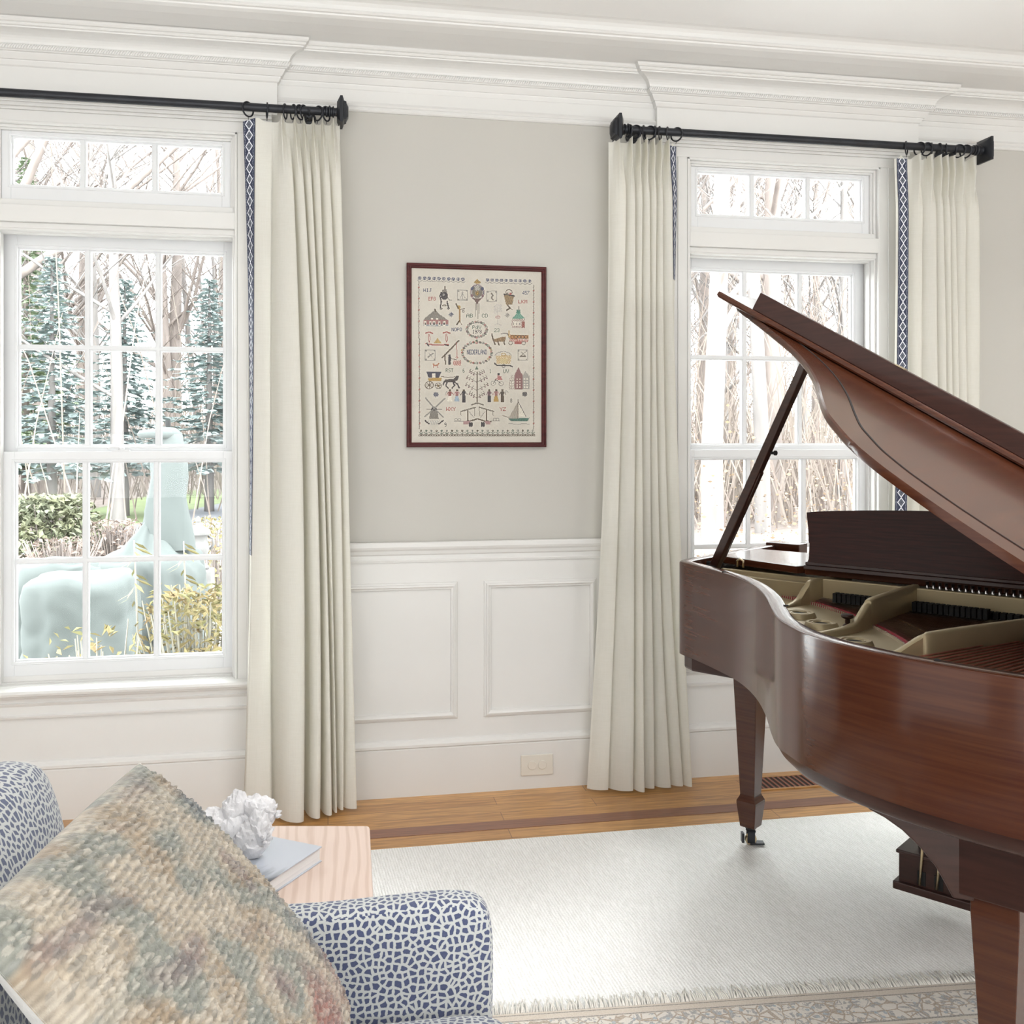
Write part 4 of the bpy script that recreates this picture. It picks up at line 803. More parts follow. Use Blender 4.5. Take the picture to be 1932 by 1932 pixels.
# inset lower rail under the tail half
TP = OP[70:]; m = MB(); rows_ = []
for i, p in enumerate(TP):
    j = i+70; a = Vector(OP[max(j-1, 0)]); c = Vector(OP[min(j+1, len(OP)-1)]); t_ = (c-a).normalized()
    rows_.append([(p[0]+t_.y*o_, p[1]-t_.x*o_, z) for o_, z in ((-.006, .692), (-.006, .668), (-.010, .661), (-.016, .657), (-.07, .657), (-.07, .692))])
m.grid(rows_); m.add(rows_[0], [tuple(range(6))]); m.build('lower_rail', MAHD, pn, autosm=35)
IN = offs(OP, -.037)
MB().prism(IN[::-1], .782, .792).build('soundboard', SPR, pn)
MB().prism([(x*.97, y) for x, y in offs(OP, -.10)][::-1], .664, .69).build('underframe', MAHD, pn)
m = MB(); m.prism([(-.675, .185), (-.655, .172), (.70, .172), (.72, .19), (.72, .85), (-.70, .85), (-.70, .20)][::-1], .622, .668); m.build('key_bed', MAHD, pn, bevel=.008)
# cast plate ------------------------------------------------------
H_ = [(-.70, .46), (-.60, .42), (-.474, .350), (-.385, .302), (-.334, .280), (-.176, .172), (-.068, .068), (.020, -.03), (.099, -.132), (.16, -.24), (.20, -.34), (.30, -.44), (.44, -.51), (.60, -.50), (.69, -.42)]
HP = catmull(H_, 5); II = [p for p in IN if p[1] < .47]
k0 = next(i for i, p in enumerate(IN) if p[1] < .47); k1 = next(i for i in range(len(IN)-1, 0, -1) if IN[i][1] < -.40)
outer = IN[k0:k1+1]; n = 60
def resample(P, n):
    d = [0]
    for a, c in zip(P, P[1:]): d.append(d[-1]+hypot(c[0]-a[0], c[1]-a[1]))
    o = []; j = 0
    for i in range(n):
        t_ = d[-1]*i/(n-1)
        while j < len(P)-2 and d[j+1] < t_: j += 1
        f = (t_-d[j])/max(1e-9, d[j+1]-d[j]); o.append((P[j][0]*(1-f)+P[j+1][0]*f, P[j][1]*(1-f)+P[j+1][1]*f))
    return o
ra, rb = resample(outer, n), resample(HP, n)
m = MB(); m.grid([[(a[0], a[1], .838), (a[0], a[1], .852), (c[0], c[1], .852), (c[0], c[1], .838), (a[0], a[1], .838)] for a, c in zip(ra, rb)])
plate = m.build('iron_plate', GOLD, pn, autosm=30)
for (x, y) in ((-.255, .052), (-.152, -.045), (-.003, -.200), (.30, -.565), (-.40, .16)):
    m = MB().lathe([(.043, .852), (.042, .855), (.038, .864), (.036, .8655), (.030, .8655), (.028, .863), (.024, .8625), (.0235, .865), (.020, .865), (.018, .861)], (x, y, 0), 36); m.build('plate_ring', GOLD, plate, autosm=35)
    MB().lathe([(.018, .856), (.018, .8615), (.001, .8616)], (x, y, 0), 24).build('sound_hole', BLK, plate)
def strut(P, wd, zb=.842):
    m = MB(); rows_ = []
    Q_ = catmull(P, 6)
    for i, p in enumerate(Q_):
        a = Vector(Q_[max(i-1, 0)][:2]); c = Vector(Q_[min(i+1, len(Q_)-1)][:2]); t_ = (c-a).normalized(); nx, ny = t_.y*wd/2, -t_.x*wd/2; r = .004
        rows_.append([(p[0]-nx, p[1]-ny, zb), (p[0]-nx, p[1]-ny, p[2]-r), (p[0]-nx*.6, p[1]-ny*.6, p[2]), (p[0]+nx*.6, p[1]+ny*.6, p[2]), (p[0]+nx, p[1]+ny, p[2]-r), (p[0]+nx, p[1]+ny, zb)])
    m.grid(rows_); m.add(rows_[0], [tuple(range(6))]); m.add(rows_[-1], [tuple(range(6))]); m.build('plate_strut', GOLD, plate, autosm=50)
strut([(-.36, .10, .856), (-.347, .17, .858), (-.338, .215, .872), (-.328, .245, .905), (-.318, .275, .921), (-.28, .43, .924)], .020)
strut([(-.125, -.20, .860), (-.09, -.13, .866), (-.070, -.07, .872), (-.066, -.03, .884), (-.064, .02, .912), (-.060, .06, .925), (-.045, .31, .930)], .020)
strut([(.095, -.375, .862), (.135, -.33, .880), (.175, -.30, .912), (.205, -.265, .923), (.32, -.03, .930), (.47, .31, .932)], .022)
strut([(-.125, -.20, .858), (-.17, -.165, .856), (-.20, -.20, .854)], .012)
MB().box(-.30, .68, .293, .310, .866, .922).build('cross_bar', GOLD, plate, bevel=.003)
MB().box(-.69, -.30, .345, .362, .866, .915).build('cross_bar', GOLD, plate, bevel=.003)
MB().box(-.69, .70, .313, .60, .842, .902).build('pin_block', GOLD, plate, bevel=.002)
MB().box(-.03, .66, .311, .322, .902, .918).build('pin_felt', RED, plate)
m = MB()
x = -.02
while x < .64: m.tube([(x, .326, .90), (x, .326, .937)], .0042, 7); m.tube([(x-.006, .322, .911), (x+.007, .322, .908)], .0034, 5); x += .0165
o = m.build('tuning_pins', PIN, plate, smooth=True); o['kind'] = 'stuff'
# felt and hitch pins along the string ends
fp = resample(HP, 130); m = MB(); m.grid([[(p[0]+nx_, p[1]+ny_, z) for nx_, ny_, z in ((-.009, -.009, .852), (-.009, -.009, .8575), (.012, .012, .8575), (.012, .012, .852))] for p in fp]); m.build('string_felt', RED, plate)
m = MB()
for p in resample(HP, 190): m.tube([(p[0]-.010, p[1]-.010, .851), (p[0]-.011, p[1]-.011, .861)], .0024, 5)
o = m.build('hitch_pins', PIN, plate); o['kind'] = 'stuff'
# bridge and strings
BRP = catmull([(-.64, .47), (-.42, .37), (-.30, .34), (-.13, .235), (-.02, .12), (.06, .03), (.13, -.06), (.22, -.20)], 5)
m = MB(); m.grid([[(p[0]-.010, p[1]-.010, .792), (p[0]-.010, p[1]-.010, .858), (p[0]+.012, p[1]+.012, .858), (p[0]+.012, p[1]+.012, .792)] for p in BRP]); m.build('treble_bridge', mat('maple_bridge', (.42, .30, .18), .5, noise=(20, .1)), pn)
m = MB(); m.grid([[(p[0]-.012, p[1]-.012, .792), (p[0]-.012, p[1]-.012, .866), (p[0]+.012, p[1]+.012, .866), (p[0]+.012, p[1]+.012, .792)] for p in catmull([(.24, -.44), (.34, -.50), (.50, -.56), (.62, -.54)], 5)]); m.build('bass_bridge', MAHD, pn)
m = MB()
for p in resample(BRP, 120): m.tube([(p[0]+.004, p[1]-.002, .858), (p[0]+.004, p[1]-.002, .8635)], .0012, 4)
o = m.build('bridge_pins', BRASS, pn); o['kind'] = 'stuff'
hp = resample(HP[:50], 150); m = MB(); m2 = MB()
for i, p in enumerate(hp):
    if p[1] < -.33: continue
    f = i/150; x1 = -.69+(.47+.69)*(i/len([q for q in hp if q[1] >= -.33])); 
    (m if i < 90 else m2).tube([(p[0], p[1], .860), (x1, .300 if x1 > -.3 else .352, .868)], .0012, 4)
o = m.build('treble_strings', STEEL, pn); o['kind'] = 'stuff'; o = m2.build('tenor_strings', STEEL, pn); o['kind'] = 'stuff'
for i in range(32):
    f = i/31; a = (.165+.50*f, -.41-.155*sin(pi*min(1, f*.95+.12))*.95, .884); c = (.42+.28*f, .30, .886)
    m = MB().tube([a, c], .0022, 5); o = m.build('bass_string', COPPER, pn, smooth=True)
# dampers
m = MB()
for i in range(30):
    x = -.24+i*.0135
    if abs(x+.05) > .02: m.box(x-.005, x+.005, .235, .262, .868, .893)
for i in range(28): x = .02+i*.0165; m.box(x-.006, x+.006, .262, .288, .868, .884)
o = m.build('dampers', BLK, pn); o['kind'] = 'stuff'
m = MB().lathe([(.013, .860), (.011, .866), (.006, .870), (.006, .880), (.014, .884), (.016, .888), (.014, .892)], (-.085, -.045, 0), 20); m.build('plate_knob', MAHD, pn, autosm=40)
for x, y in ((-.50, .066), (-.12, -.33), (.32, -.664)): MB().lathe([(.006, .9455), (.006, .9475)], (x+.008, y+.008, 0), 10).build('rubber_pad', BLK, pn)
# action side: cheeks, fallboard, keyboard, music rack and desk ------------
m = MB(); m.box(-.736, -.61, .80, .868, .70, .955); m.build('cheek', MAH, pn, bevel=.004); MB().box(.63, .757, .80, .868, .70, .955).build('cheek', MAH, pn, bevel=.004)
MB().box(-.61, .63, .845, .868, .665, .72).build('key_slip', MAH, pn, bevel=.003)
MB().box(-.61, .63, .66, .685, .70, .915).build('fallboard', MAHD, pn, bevel=.004)
m = MB(); 
for i in range(52): x = -.605+i*.02355; m.box(x+.0006, x+.0229, .69, .842, .70, .722)
m.build('white_keys', IVORY, pn); m = MB()
for i in range(51):
    if i % 7 not in (1, 4): x = -.605+(i+1)*.02355; m.box(x-.0055, x+.0055, .69, .785, .722, .733)
m.build('black_keys', BLK, pn)
rk = MB(); rk.prism([(-.665, .388), (-.39, .318), (-.375, .352), (-.375, .655), (-.695, .655), (-.695, .40)][::-1], .925, .947); rk.box(-.375, .70, .338, .655, .922, .942); rk.build('music_rack', MAH, pn, bevel=.003)
m = MB(); n = 24; P = []
Mx = Matrix.Translation((0, .312, .942)) @ Matrix.Rotation(radians(-6), 4, 'X')
poly_ = [(-.358, 0), (-.360, .012), (-.352, .030), (-.352, .075)]+[(-.355-.010*t_**1.5, .08+.085*t_) for t_ in [k/6 for k in range(7)]]+[(-.365+.97*t_, .166+.022*sin(pi*t_)**.8) for t_ in [k/n for k in range(1, n+1)]]+[(.596, .08), (.598, 0)]
vf = [Mx @ Vector((x, 0, z)) for x, z in poly_]; vb = [Mx @ Vector((x, .018, z)) for x, z in poly_]; q = len(poly_)
m.add([tuple(v) for v in vf+vb], [tuple(range(q)), tuple(range(q, 2*q))[::-1]]+[(i, (i+1) % q, q+(i+1) % q, q+i) for i in range(q)])
dsk = m.build('music_desk', DESKM, pn, bevel=.0015)
m = MB(); m.box(-.362, .602, -.010, .028, 0, .012, Mx); m.box(-.360, .600, -.004, .022, .012, .022, Mx); m.build('desk_moulding', MAHD, dsk, bevel=.002)
# lid --------------------------------------------------------------
AL_ = radians(30.5); ML = Matrix.Translation((.757, 0, .947)) @ Matrix.Rotation(AL_, 4, 'Y')
YF = .4925
LO = offs(OP, .012); cut = [p for p in LO if p[1] <= YF]; cut = [(-.748, YF)]+[p for p in cut if not (p[0] > .75 and p[1] > -.35)]+[(.757, -.36), (.757, YF)]
lp = [(x-.757, y) for x, y in cut]
m = MB(); q = len(lp); ctr = None
rings_ = []
for d_, z in ((-.004, .0), (0, .003), (0, .012), (-.004, .016)):
    rings_.append([(x+(.004 if d_ and x < -.004 else 0)*(1 if x < -.7 else .4), y, z) for x, y in lp])
lid_ = MB(); lid_.add([ML @ Vector(p) for r in rings_ for p in r], [tuple(range(q))[::-1], tuple(range(3*q, 4*q))]+[(k*q+i, k*q+(i+1) % q, (k+1)*q+(i+1) % q, (k+1)*q+i) for k in range(3) for i in range(q)])
lid_o = lid_.build('lid', MAH, pn, autosm=30)
inl = offs([p for p in LO if p[1] < .30 and p[0] < .60], -.075); rows_ = []
INLP = [(x-.757, y) for x, y in inl]
m = MB(); m.grid([[tuple(ML @ Vector((p[0]+a*.0016, p[1]+a*.0016, z))) for a, z in ((-1, .0161), (-1, .0172), (1, .0172), (1, .0161))] for p in INLP]); m.build('lid_inlay', BLK, lid_o)
fl = MB(); F0, F1 = .108, YF
fl.add([ML @ Vector(p) for z0 in (0,) for p in [(-1.508, F0+.012, .017), (-1.520, F0+.03, .021), (-1.520, F0+.03, .034), (-1.508, F0+.006, .034), (-.01, F0+.006, .034), (-.01, F0, .030), (-.01, F0+.004, .017), (-1.505, F0, .030)]], [])
fl = MB(); pr = [(F0+.012, .0165), (F0+.003, .019), (F0, .024), (F0+.001, .031), (F0+.006, .035), (F1, .035), (F1, .0165)]
xa, xb = -1.512, -.012
fl.add([ML @ Vector((xa+(.014 if k in (0,) else .006 if k in (1,) else 0), y, z)) for k, (y, z) in enumerate(pr)]+[ML @ Vector((xb, y, z)) for y, z in pr], [tuple(range(7))[::-1], tuple(range(7, 14))]+[(i, (i+1) % 7, 7+(i+1) % 7, 7+i) for i in range(7)])
flap = fl.build('lid_flap', MAH, lid_o, autosm=30)
MB().box(-1.395, -.05, F0+.008, F0+.028, .035, .086, ML).build('flap_lip', MAHD, flap, bevel=.002)
for x in (-.95, -.40): MB().box(x-.014, x+.014, F0+.007, F0+.029, .0862, .0875, ML).build('lip_plate', BRASS, flap)
m = MB(); m.tube([tuple(ML @ Vector((-1.49, YF+.003, .0165))), tuple(ML @ Vector((-.02, YF+.003, .0165)))], .005, 8); m.build('flap_hinge', BRASS, lid_o, smooth=True)
for y in (-.2, .2): MB().tube([(.762, y-.05, .943), (.762, y+.05, .943)], .006, 8).build('lid_hinge', BRASS, lid_o, smooth=True)
# prop stick
A0 = Vector((-.672, .335, .918)); A1 = ML @ Vector((-1.135, .02, -.002)); d_ = (A1-A0).normalized(); sd = d_.cross(Vector((0, 1, 0))).normalized()
def bar(a, c, w0, w1, th, nm, mt_, par):
    dd = (c-a).normalized(); s1 = dd.cross(Vector((.3, 1, 0)).normalized()).normalized(); s2 = dd.cross(s1); m = MB()
    P = [a+s1*x*w0+s2*y*th for x, y in ((-1, -1), (1, -1), (1, 1), (-1, 1))]+[c+s1*x*w1+s2*y*th for x, y in ((-1, -1), (1, -1), (1, 1), (-1, 1))]
    m.add([tuple(p) for p in P], [(0,3,2,1),(4,5,6,7),(0,1,5,4),(1,2,6,5),(2,3,7,6),(3,0,4,7)]); return m.build(nm, mt_, par, bevel=.003)
ps = bar(A0, A1, .016, .012, .010, 'prop_stick', MAHD, pn)
s2 = d_.cross(Vector((.3, 1, 0)).normalized()).normalized()
bar(A0+s2*.0+Vector((.028, -.004, .03)), A0+d_*.42+Vector((.013, -.004, 0)), .010, .008, .007, 'short_prop', MAHD, ps)
m = MB(); p_ = A0+d_*.50+Vector((.012, 0, -.006)); m.lathe([(.004, 0), (.004, .01), (.007, .012), (.007, .018), (.004, .02)], (0, 0, 0), 10, M=Matrix.Translation(p_) @ Matrix.Rotation(radians(90), 4, 'Y')); m.build('prop_pin', BLK, ps)
m = MB(); m.box(-.705, -.655, .31, .36, .895, .925); m.tube([(-.70, .335, .93), (-.64, .335, .93)], .006, 8); m.build('prop_bracket', BLK, ps, bevel=.002)
m = MB(); m.tube([(-.60, .35, .925), (-.595, .34, .945), (-.585, .34, .95), (-.575, .34, .945), (-.575, .34, .925)], .0035, 6); m.build('stick_catch', BRASS, pn, smooth=True)
# legs
def sq_ring(m, lv, M):
    P = []
    for h, z in lv: P += [M @ Vector(p) for p in ((-h, -h, z), (h, -h, z), (h, h, z), (-h, h, z))]
    n = len(lv); m.add([tuple(p) for p in P], [(3, 2, 1, 0), tuple(range(4*n-4, 4*n))]+[(4*k+i, 4*k+(i+1) % 4, 4*k+4+(i+1) % 4, 4*k+4+i) for k in range(n-1) for i in range(4)])
def leg(x, y, top, rz=0, cast=0):
    M = Matrix.Translation((x, y, 0)) @ Matrix.Rotation(rz, 4, 'Z'); m = MB()
    sq_ring(m, [(.0235, .073), (.0255, .076), (.0335, .150), (.0335, .158), (.0265, .172), (.025, .178), (.0405, top-.035), (.0405, top)], M)
    o = m.build('leg', MAHD if False else MAH, pn, bevel=.0018)
    m = MB(); sq_ring(m, [(.045, top), (.048, top+.006), (.055, top+.020), (.055, top+.05)], M); m.build('leg_collar', MAHD, o, bevel=.002)
    Mc = M @ Matrix.Rotation(radians(cast), 4, 'Z')
    m = MB(); m.lathe([(.018, .073), (.018, .067), (.010, .064), (.010, .056)], (0, 0, 0), 16, M=Mc); 
    m.box(-.012, .012, -.012, -.009, .022, .062, Mc); m.box(-.012, .012, .009, .012, .022, .062, Mc); m.box(-.014, .014, -.012, .012, .056, .062, Mc); m.box(-.004, .042, -.013, .013, .0165, .022, Mc); m.box(-.030, -.022, -.012, .012, .022, .052, Mc)
    m.build('caster_fork', bpy.data.materials['blackened_iron'], o, bevel=.001)
    MB().lathe([(.004, -.008), (.017, -.008), (.0185, -.005), (.0185, .005), (.017, .008), (.004, .008)], (0, 0, 0), 24, M=Mc @ Matrix.Translation((0, 0, .0315)) @ Matrix.Rotation(radians(90), 4, 'X')).build('caster_wheel', BRASS, o, autosm=40)
    return o
leg(-.628, .488, .580, 0, 40); leg(.62, .50, .580, 0, 10); leg(.388, -.503, .515, 0, 70)
m = MB(); m.box(.328, .448, -.563, -.443, .515, .66); m.build('leg_block', MAHD, pn, bevel=.003)
# arched brackets on both sides of the tail leg block
for ang in (radians(208), radians(28)):
    Mb = Matrix.Translation((.388, -.503, 0)) @ Matrix.Rotation(ang, 4, 'Z'); prof = [(.05, .66), (.235, .66), (.225, .652), (.20, .640), (.17, .620), (.14, .592), (.115, .562), (.098, .532), (.085, .507), (.05, .505)]
    q = len(prof); m = MB(); m.add([tuple(Mb @ Vector((d, s_*.028, z))) for s_ in (-1, 1) for d, z in prof], [tuple(range(q)), tuple(range(q, 2*q))[::-1]]+[(i, (i+1) % q, q+(i+1) % q, q+i) for i in range(q)]); m.build('arch_bracket', MAHD, pn, bevel=.003)
# pedal lyre
m = MB(); m.box(-.10, .12, .335, .455, .098, .188); m.box(-.112, .132, .322, .467, .086, .108); m.box(-.106, .126, .329, .461, .184, .194)
ly = m.build('pedal_lyre', MAHD, pn, bevel=.003)
for x in (-.055, .075): o = MB(); sq_ring(o, [(.017, .19), (.015, .40), (.022, .625)], Matrix.Translation((x, .42, 0))); o.build('lyre_post', MAH, ly, bevel=.002)
for x in (-.035, .010, .055): MB().tube([(x-.006, .328, .115), (x, .330, .20), (x+.004, .345, .64)], .0038, 8).build('pedal_rod', BRASS, ly, smooth=True)
for x in (-.035, .010, .055): MB().box(x-.014, x+.008, .333, .3355, .112, .150).build('rod_slot', BLK, ly)
for x in (-.05, .01, .07): MB().box(x-.012, x+.012, .45, .56, .112, .119).build('pedal', BRASS, ly, bevel=.003)
MB().tube([(.01, .36, .19), (.01, .12, .66)], .008, 8).build('lyre_brace', MAHD, ly, smooth=True)
OS = .50
def omat(n, c, *a, **k):
    if 'mix2' in k: k['mix2'] = tuple(x*OS for x in k['mix2'])
    return mat(n, tuple(x*OS for x in c), *a, **k)
# ================================================================ outside
GZ = -.45
LAWN = omat('lawn_grass', (.155, .20, .075), .95, noise=(1.2, .2), bump=(30, .5)); DRIVE = omat('asphalt_drive', (.175, .18, .205), .9, noise=(3, .08)); LITTER = omat('leaf_litter', (.22, .175, .155), .95, noise=(9, .35), bump=(8, .8)); PAT = omat('pale_stone_patio', (.68, .68, .66), .8, noise=(3, .1))
struct('ground', MB().box(-60, 60, .2, 110, GZ-.3, GZ-.02), LITTER)
struct('ground_lawn', MB().prism([(-7.5, 12), (-5.2, 16.5), (-5.6, 21.8), (-5.3, 26), (-5.0, 46), (-1, 60), (3, 60), (-2, 26.7), (-3.4, 20.5), (-4.2, 14), (-5, 11.5)], GZ-.02, GZ), LAWN)
struct('ground_driveway', MB().prism([(-5.6, 11), (-4.2, 14), (-3.4, 20.5), (-2, 26.7), (2, 40), (6, 40), (1.5, 22), (-1.4, 14), (-2.5, 10.5)], GZ-.02, GZ), DRIVE)
struct('ground_patio', MB().box(-6, 5, .17, 8.0, GZ-.02, GZ+.004), PAT)
hill = MB(); hr_ = []
for i in range(30):
    y = 26+i*3.2; hr_.append([(x*4, y, GZ-.05+max(0, (i*.17))*(1-.8*math.exp(-((x*4+1.5)/6)**2)*(1 if i < 9 else .3))+mn.noise(Vector((x*.9, y*.2, 0)))*.5) for x in range(-16, 17)])
struct('ground_hillside', hill.grid(hr_), LITTER, smooth=True)
BARKS = [omat('grey_bark', (.29, .265, .255), .95, noise=(5, .2, (1, 1, .2)), bump=(14, 1, (1, 1, .2))), omat('brown_bark', (.34, .285, .26), .95, noise=(5, .2, (1, 1, .2)), bump=(14, 1, (1, 1, .2)))]
def bare_tree(name, seed, h, r0, mt, depth=4, lean=0):
    r = random.Random(seed); m = MB()
    def grow(p, d, l, rad, lv):
        n = 4 if lv else 7; pts = [p]; rs = [rad]
        for i in range(n):
            d = (d+Vector((r.uniform(-.16, .16), r.uniform(-.16, .16), r.uniform(-.03, .08)))*(1 if lv else .25)).normalized(); p = p+d*l/n; pts.append(p); rs.append(rad*(1-(i+1)/n*(.62 if lv else .75)))
        m.tube(pts, rs, 7 if lv == 0 else 5 if lv == 1 else 3, cap=False)
        if lv < depth:
            k = [17, 6, 5, 4][lv]
            for i in range(k):
                t = r.uniform(.22 if lv == 0 else .2, 1.0); j = min(int(t*n), n-1); q = pts[j].lerp(pts[j+1], t*n-j); a = r.uniform(0, 2*pi); up = r.uniform(.15, .9)
                nd = (Vector((cos(a), sin(a), up))+d*.5).normalized(); grow(q, nd, l*r.uniform(.28, .5)*(1-.4*t if lv == 0 else 1), rs[j]*(.34 if lv == 0 else .5), lv+1)
    grow(Vector((0, 0, -.2)), Vector((lean, 0, 1)).normalized(), h, r0, 0)
    o = m.build(name, mt, None, smooth=True); return o
protos = [bare_tree('bare_tree', 11, 13, .17, BARKS[0]), bare_tree('bare_tree', 12, 15, .22, BARKS[1]), bare_tree('bare_tree', 13, 11, .12, BARKS[0], lean=.12), bare_tree('bare_tree', 14, 16, .30, BARKS[1])]
rt = random.Random(5); spots = []
for i in range(96):
    y = rt.uniform(16, 52); x = rt.uniform(-.50, .62)*(y+3.6); 
    if -.36*(y+3.6)-1.5 < x < -.02*(y+3.6) and y < 25: x += rt.choice((-6, 9))
    spots.append((x, y, rt.randrange(4), rt.uniform(.75, 1.25)))
used_ = set()
for x, y, k, s_ in spots:
    p = protos[k]; o = p if k not in used_ else p.copy()
    if k in used_: C.objects.link(o)
    used_.add(k); o.location = (x, y, GZ); o.rotation_euler = (0, 0, rt.uniform(0, 6.28)); o.scale = (s_, s_, s_)
    tag(o, 'leafless woodland tree standing beyond the lawn', 'tree', 'leafless woodland trees')
for (x, y, k, s_, lab) in ((5.38, 9.6, 1, .8, 'thick furrowed trunk seen through the left panes of the piano window'), (7.95, 13.5, 2, 1.3, 'tall trunk seen through the middle panes of the piano window'), (-4.2, 17.5, 0, .9, 'slender bare tree seen through the centre panes of the left window')):
    o = protos[k].copy(); C.objects.link(o); o.location = (x, y, GZ); o.scale = (s_, s_, s_); o.rotation_euler = (0, 0, k*2.0); o['label'] = lab; del o['group']
# conifers
def conifer(seed, h, w, mt, trunk):
    r = random.Random(seed); m = MB(); root = thing('spruce_tree', 'x', 'tree')
    MB().tube([(0, 0, -.1), (0, 0, h)], [.12, .02], 7).build('trunk', trunk, root, smooth=True)
    z = 1.0; k = 0
    while z < h:
        f = 1-z/h; ln_ = (w*(f**.85)+.10)*r.uniform(.72, 1.12); a = k*2.4+r.uniform(-.3, .3); k += 1; dr = r.uniform(.12, .24)
        def pt(t): return (cos(a)*ln_*t, sin(a)*ln_*t, z-dr*ln_*t+.12*ln_*t*t)
        m.tube([pt(0), pt(.5), pt(1)], [.016, .010, .004], 3, cap=False)
        for q in range(int(9+ln_*26)):
            t = r.uniform(.10, 1.0); b0 = Vector(pt(t)); l = r.uniform(.14, .30)*(.55+.5*f)*(1.15-.5*t); a2 = a+r.choice((-1, 1))*r.uniform(.3, 1.25); d = Vector((cos(a2), sin(a2), r.uniform(-.45, .15)))*l; sd_ = Vector((-sin(a2), cos(a2), r.uniform(-.6, .6)))*l*.34
            m.add([tuple(b0), tuple(b0+d*.45+sd_), tuple(b0+d), tuple(b0+d*.45-sd_)], [(0, 1, 2, 3)])
        z += .022+.022*f
    m.build('needled_branches', mt, root); return root
BLUE = omat('blue_green_needles', (.44, .53, .52), .8, noise=(2, .25)); GRN = omat('mid_green_needles', (.40, .50, .32), .8, noise=(2, .25))
c1 = conifer(3, 5.4, 1.7, BLUE, BARKS[0]); c1.location = (-5.45, 17.5, GZ); c1['label'] = 'blue-green spruce in the left panes of the left window'
for x, y, s_, lab in ((-4.45, 19.5, .98, 'blue-green spruce in the centre panes of the left window'), (-2.75, 20.5, 1.02, 'blue-green spruce in the right panes of the left window')):
    dup(c1, (x, y, GZ), lab).scale = (s_, s_, s_)
c2 = conifer(8, 8.5, 1.9, GRN, BARKS[1]); c2.location = (-7.2, 22, GZ); c2['label'] = 'yellow-green evergreen at the left edge of the left window'
# undergrowth
m = MB(); r = random.Random(21)
for i in range(7600):
    y = r.uniform(14, 42); x = r.uniform(-.5, .62)*(y+3.6)
    if -.34*(y+3.6)-.8 < x < -.05*(y+3.6)+1.5 and y < 25: 
        if r.random() < .93: continue
    h = r.uniform(.5, 3.0)*r.choice((1, 1, 2.1, 2.8)); a, c = r.uniform(-.5, .5), r.uniform(-.5, .5); b0 = Vector((x, y, GZ)); m.tube([b0, b0+Vector((a*.4*h, c*.4*h, h*.5)), b0+Vector((a*h, c*h, h))], [.018, .012, .005], 3, cap=False)
o = m.build('woodland_undergrowth', omat('pinkish_brush', (.30, .225, .20), .95, noise=(.4, .25), mix2=(.36, .31, .26))); tag(o, 'tangled leafless undergrowth filling the woodland floor', 'undergrowth', kind='stuff')
m = MB()
for i in range(5200):
    y = r.uniform(6, 26); x = r.uniform(.33, .62)*(y+3.6) if i % 2 else r.uniform(-.55, .6)*(y+3.6); z = GZ+r.uniform(0, 2.4)*r.random()+.05
    if -.36*(y+3.6)-.5 < x < .1*(y+3.6): continue
    s_ = r.uniform(.015, .035); M = Matrix.Translation((x, y, z)) @ Matrix.Rotation(r.uniform(0, 6), 4, 'Z') @ Matrix.Rotation(r.uniform(-1.2, 1.2), 4, 'X')
    m.add([tuple(M @ Vector(p)) for p in ((-s_, 0, 0), (0, 0, -s_*.6), (s_, 0, 0), (0, 0, s_*.6))], [(0, 1, 2, 3)])
o = m.build('clinging_leaves', omat('russet_leaves', (.34, .21, .13), .9, noise=(.5, .25), mix2=(.40, .30, .19))); tag(o, 'russet dead leaves clinging to the undergrowth', 'leaves', kind='stuff')
# shrubs
def shrub(name, lab, loc, rx, ry, h, mt, n, size, seed, stems=30, stemmat=None, spread=1.0, wide=.45):
    r = random.Random(seed); root = thing(name, lab, 'shrub', loc); m = MB()
    for i in range(n):
        a = r.uniform(0, 2*pi); q = r.random()**.5; z = h*(r.random()**.7); k = (1-(z/h)**2*.45)*q; p = Vector((rx*cos(a)*k, ry*sin(a)*k, z)); s_ = size*r.uniform(.6, 1.3)
        M = Matrix.Translation(p) @ Matrix.Rotation(r.uniform(0, 6.28), 4, 'Z') @ Matrix.Rotation(r.uniform(-.9, .9), 4, 'Y') @ Matrix.Rotation(r.uniform(-.9, .9), 4, 'X')
        m.add([tuple(M @ Vector(c)) for c in ((-s_, 0, 0), (0, s_*wide, .2*s_), (s_, 0, -.1*s_), (0, -s_*wide, .2*s_))], [(0, 1, 2), (0, 2, 3)])
    m.build('foliage', mt, root); m = MB()
    for i in range(stems):
        a = r.uniform(0, 2*pi); k = r.random(); m.tube([(rx*.25*cos(a)*k, ry*.25*sin(a)*k, 0), (rx*.6*cos(a)*k, ry*.6*sin(a)*k, h*.5), (rx*.85*cos(a)*k, ry*.85*sin(a)*k, h*r.uniform(.75, 1.02))], [.010, .007, .003], 4, cap=False)
    m.build('stems', stemmat or BARKS[1], root, smooth=True); return root
RH = omat('rhododendron_leaves', (.30, .33, .24), .8, spec=.2, noise=(3, .3), mix2=(.26, .26, .15)); BRN = omat('dry_russet_twigs', (.26, .19, .16), .9, noise=(3, .2)); YG = omat('yellow_green_leaves', (.36, .37, .17), .8, spec=.2, noise=(5, .2), mix2=(.34, .24, .13)); PALE = omat('pale_stems', (.36, .34, .28), .8, noise=(5, .1))
shrub('rhododendron_shrub', 'rounded rhododendron shrub in the lower left panes of the left window', (-3.35, 9.2, GZ), .78, .7, 1.05, RH, 2600, .055, 1)
shrub('dry_grass_clump', 'reddish-brown dry shrub beside the rhododendron', (-2.55, 9.0, GZ), .55, .5, .75, BRN, 500, .04, 2, stems=160)
shrub('dry_grass_clump', 'low brown dry shrub in front of the rhododendron', (-2.95, 8.2, GZ), .6, .4, .62, BRN, 400, .04, 4, stems=160)
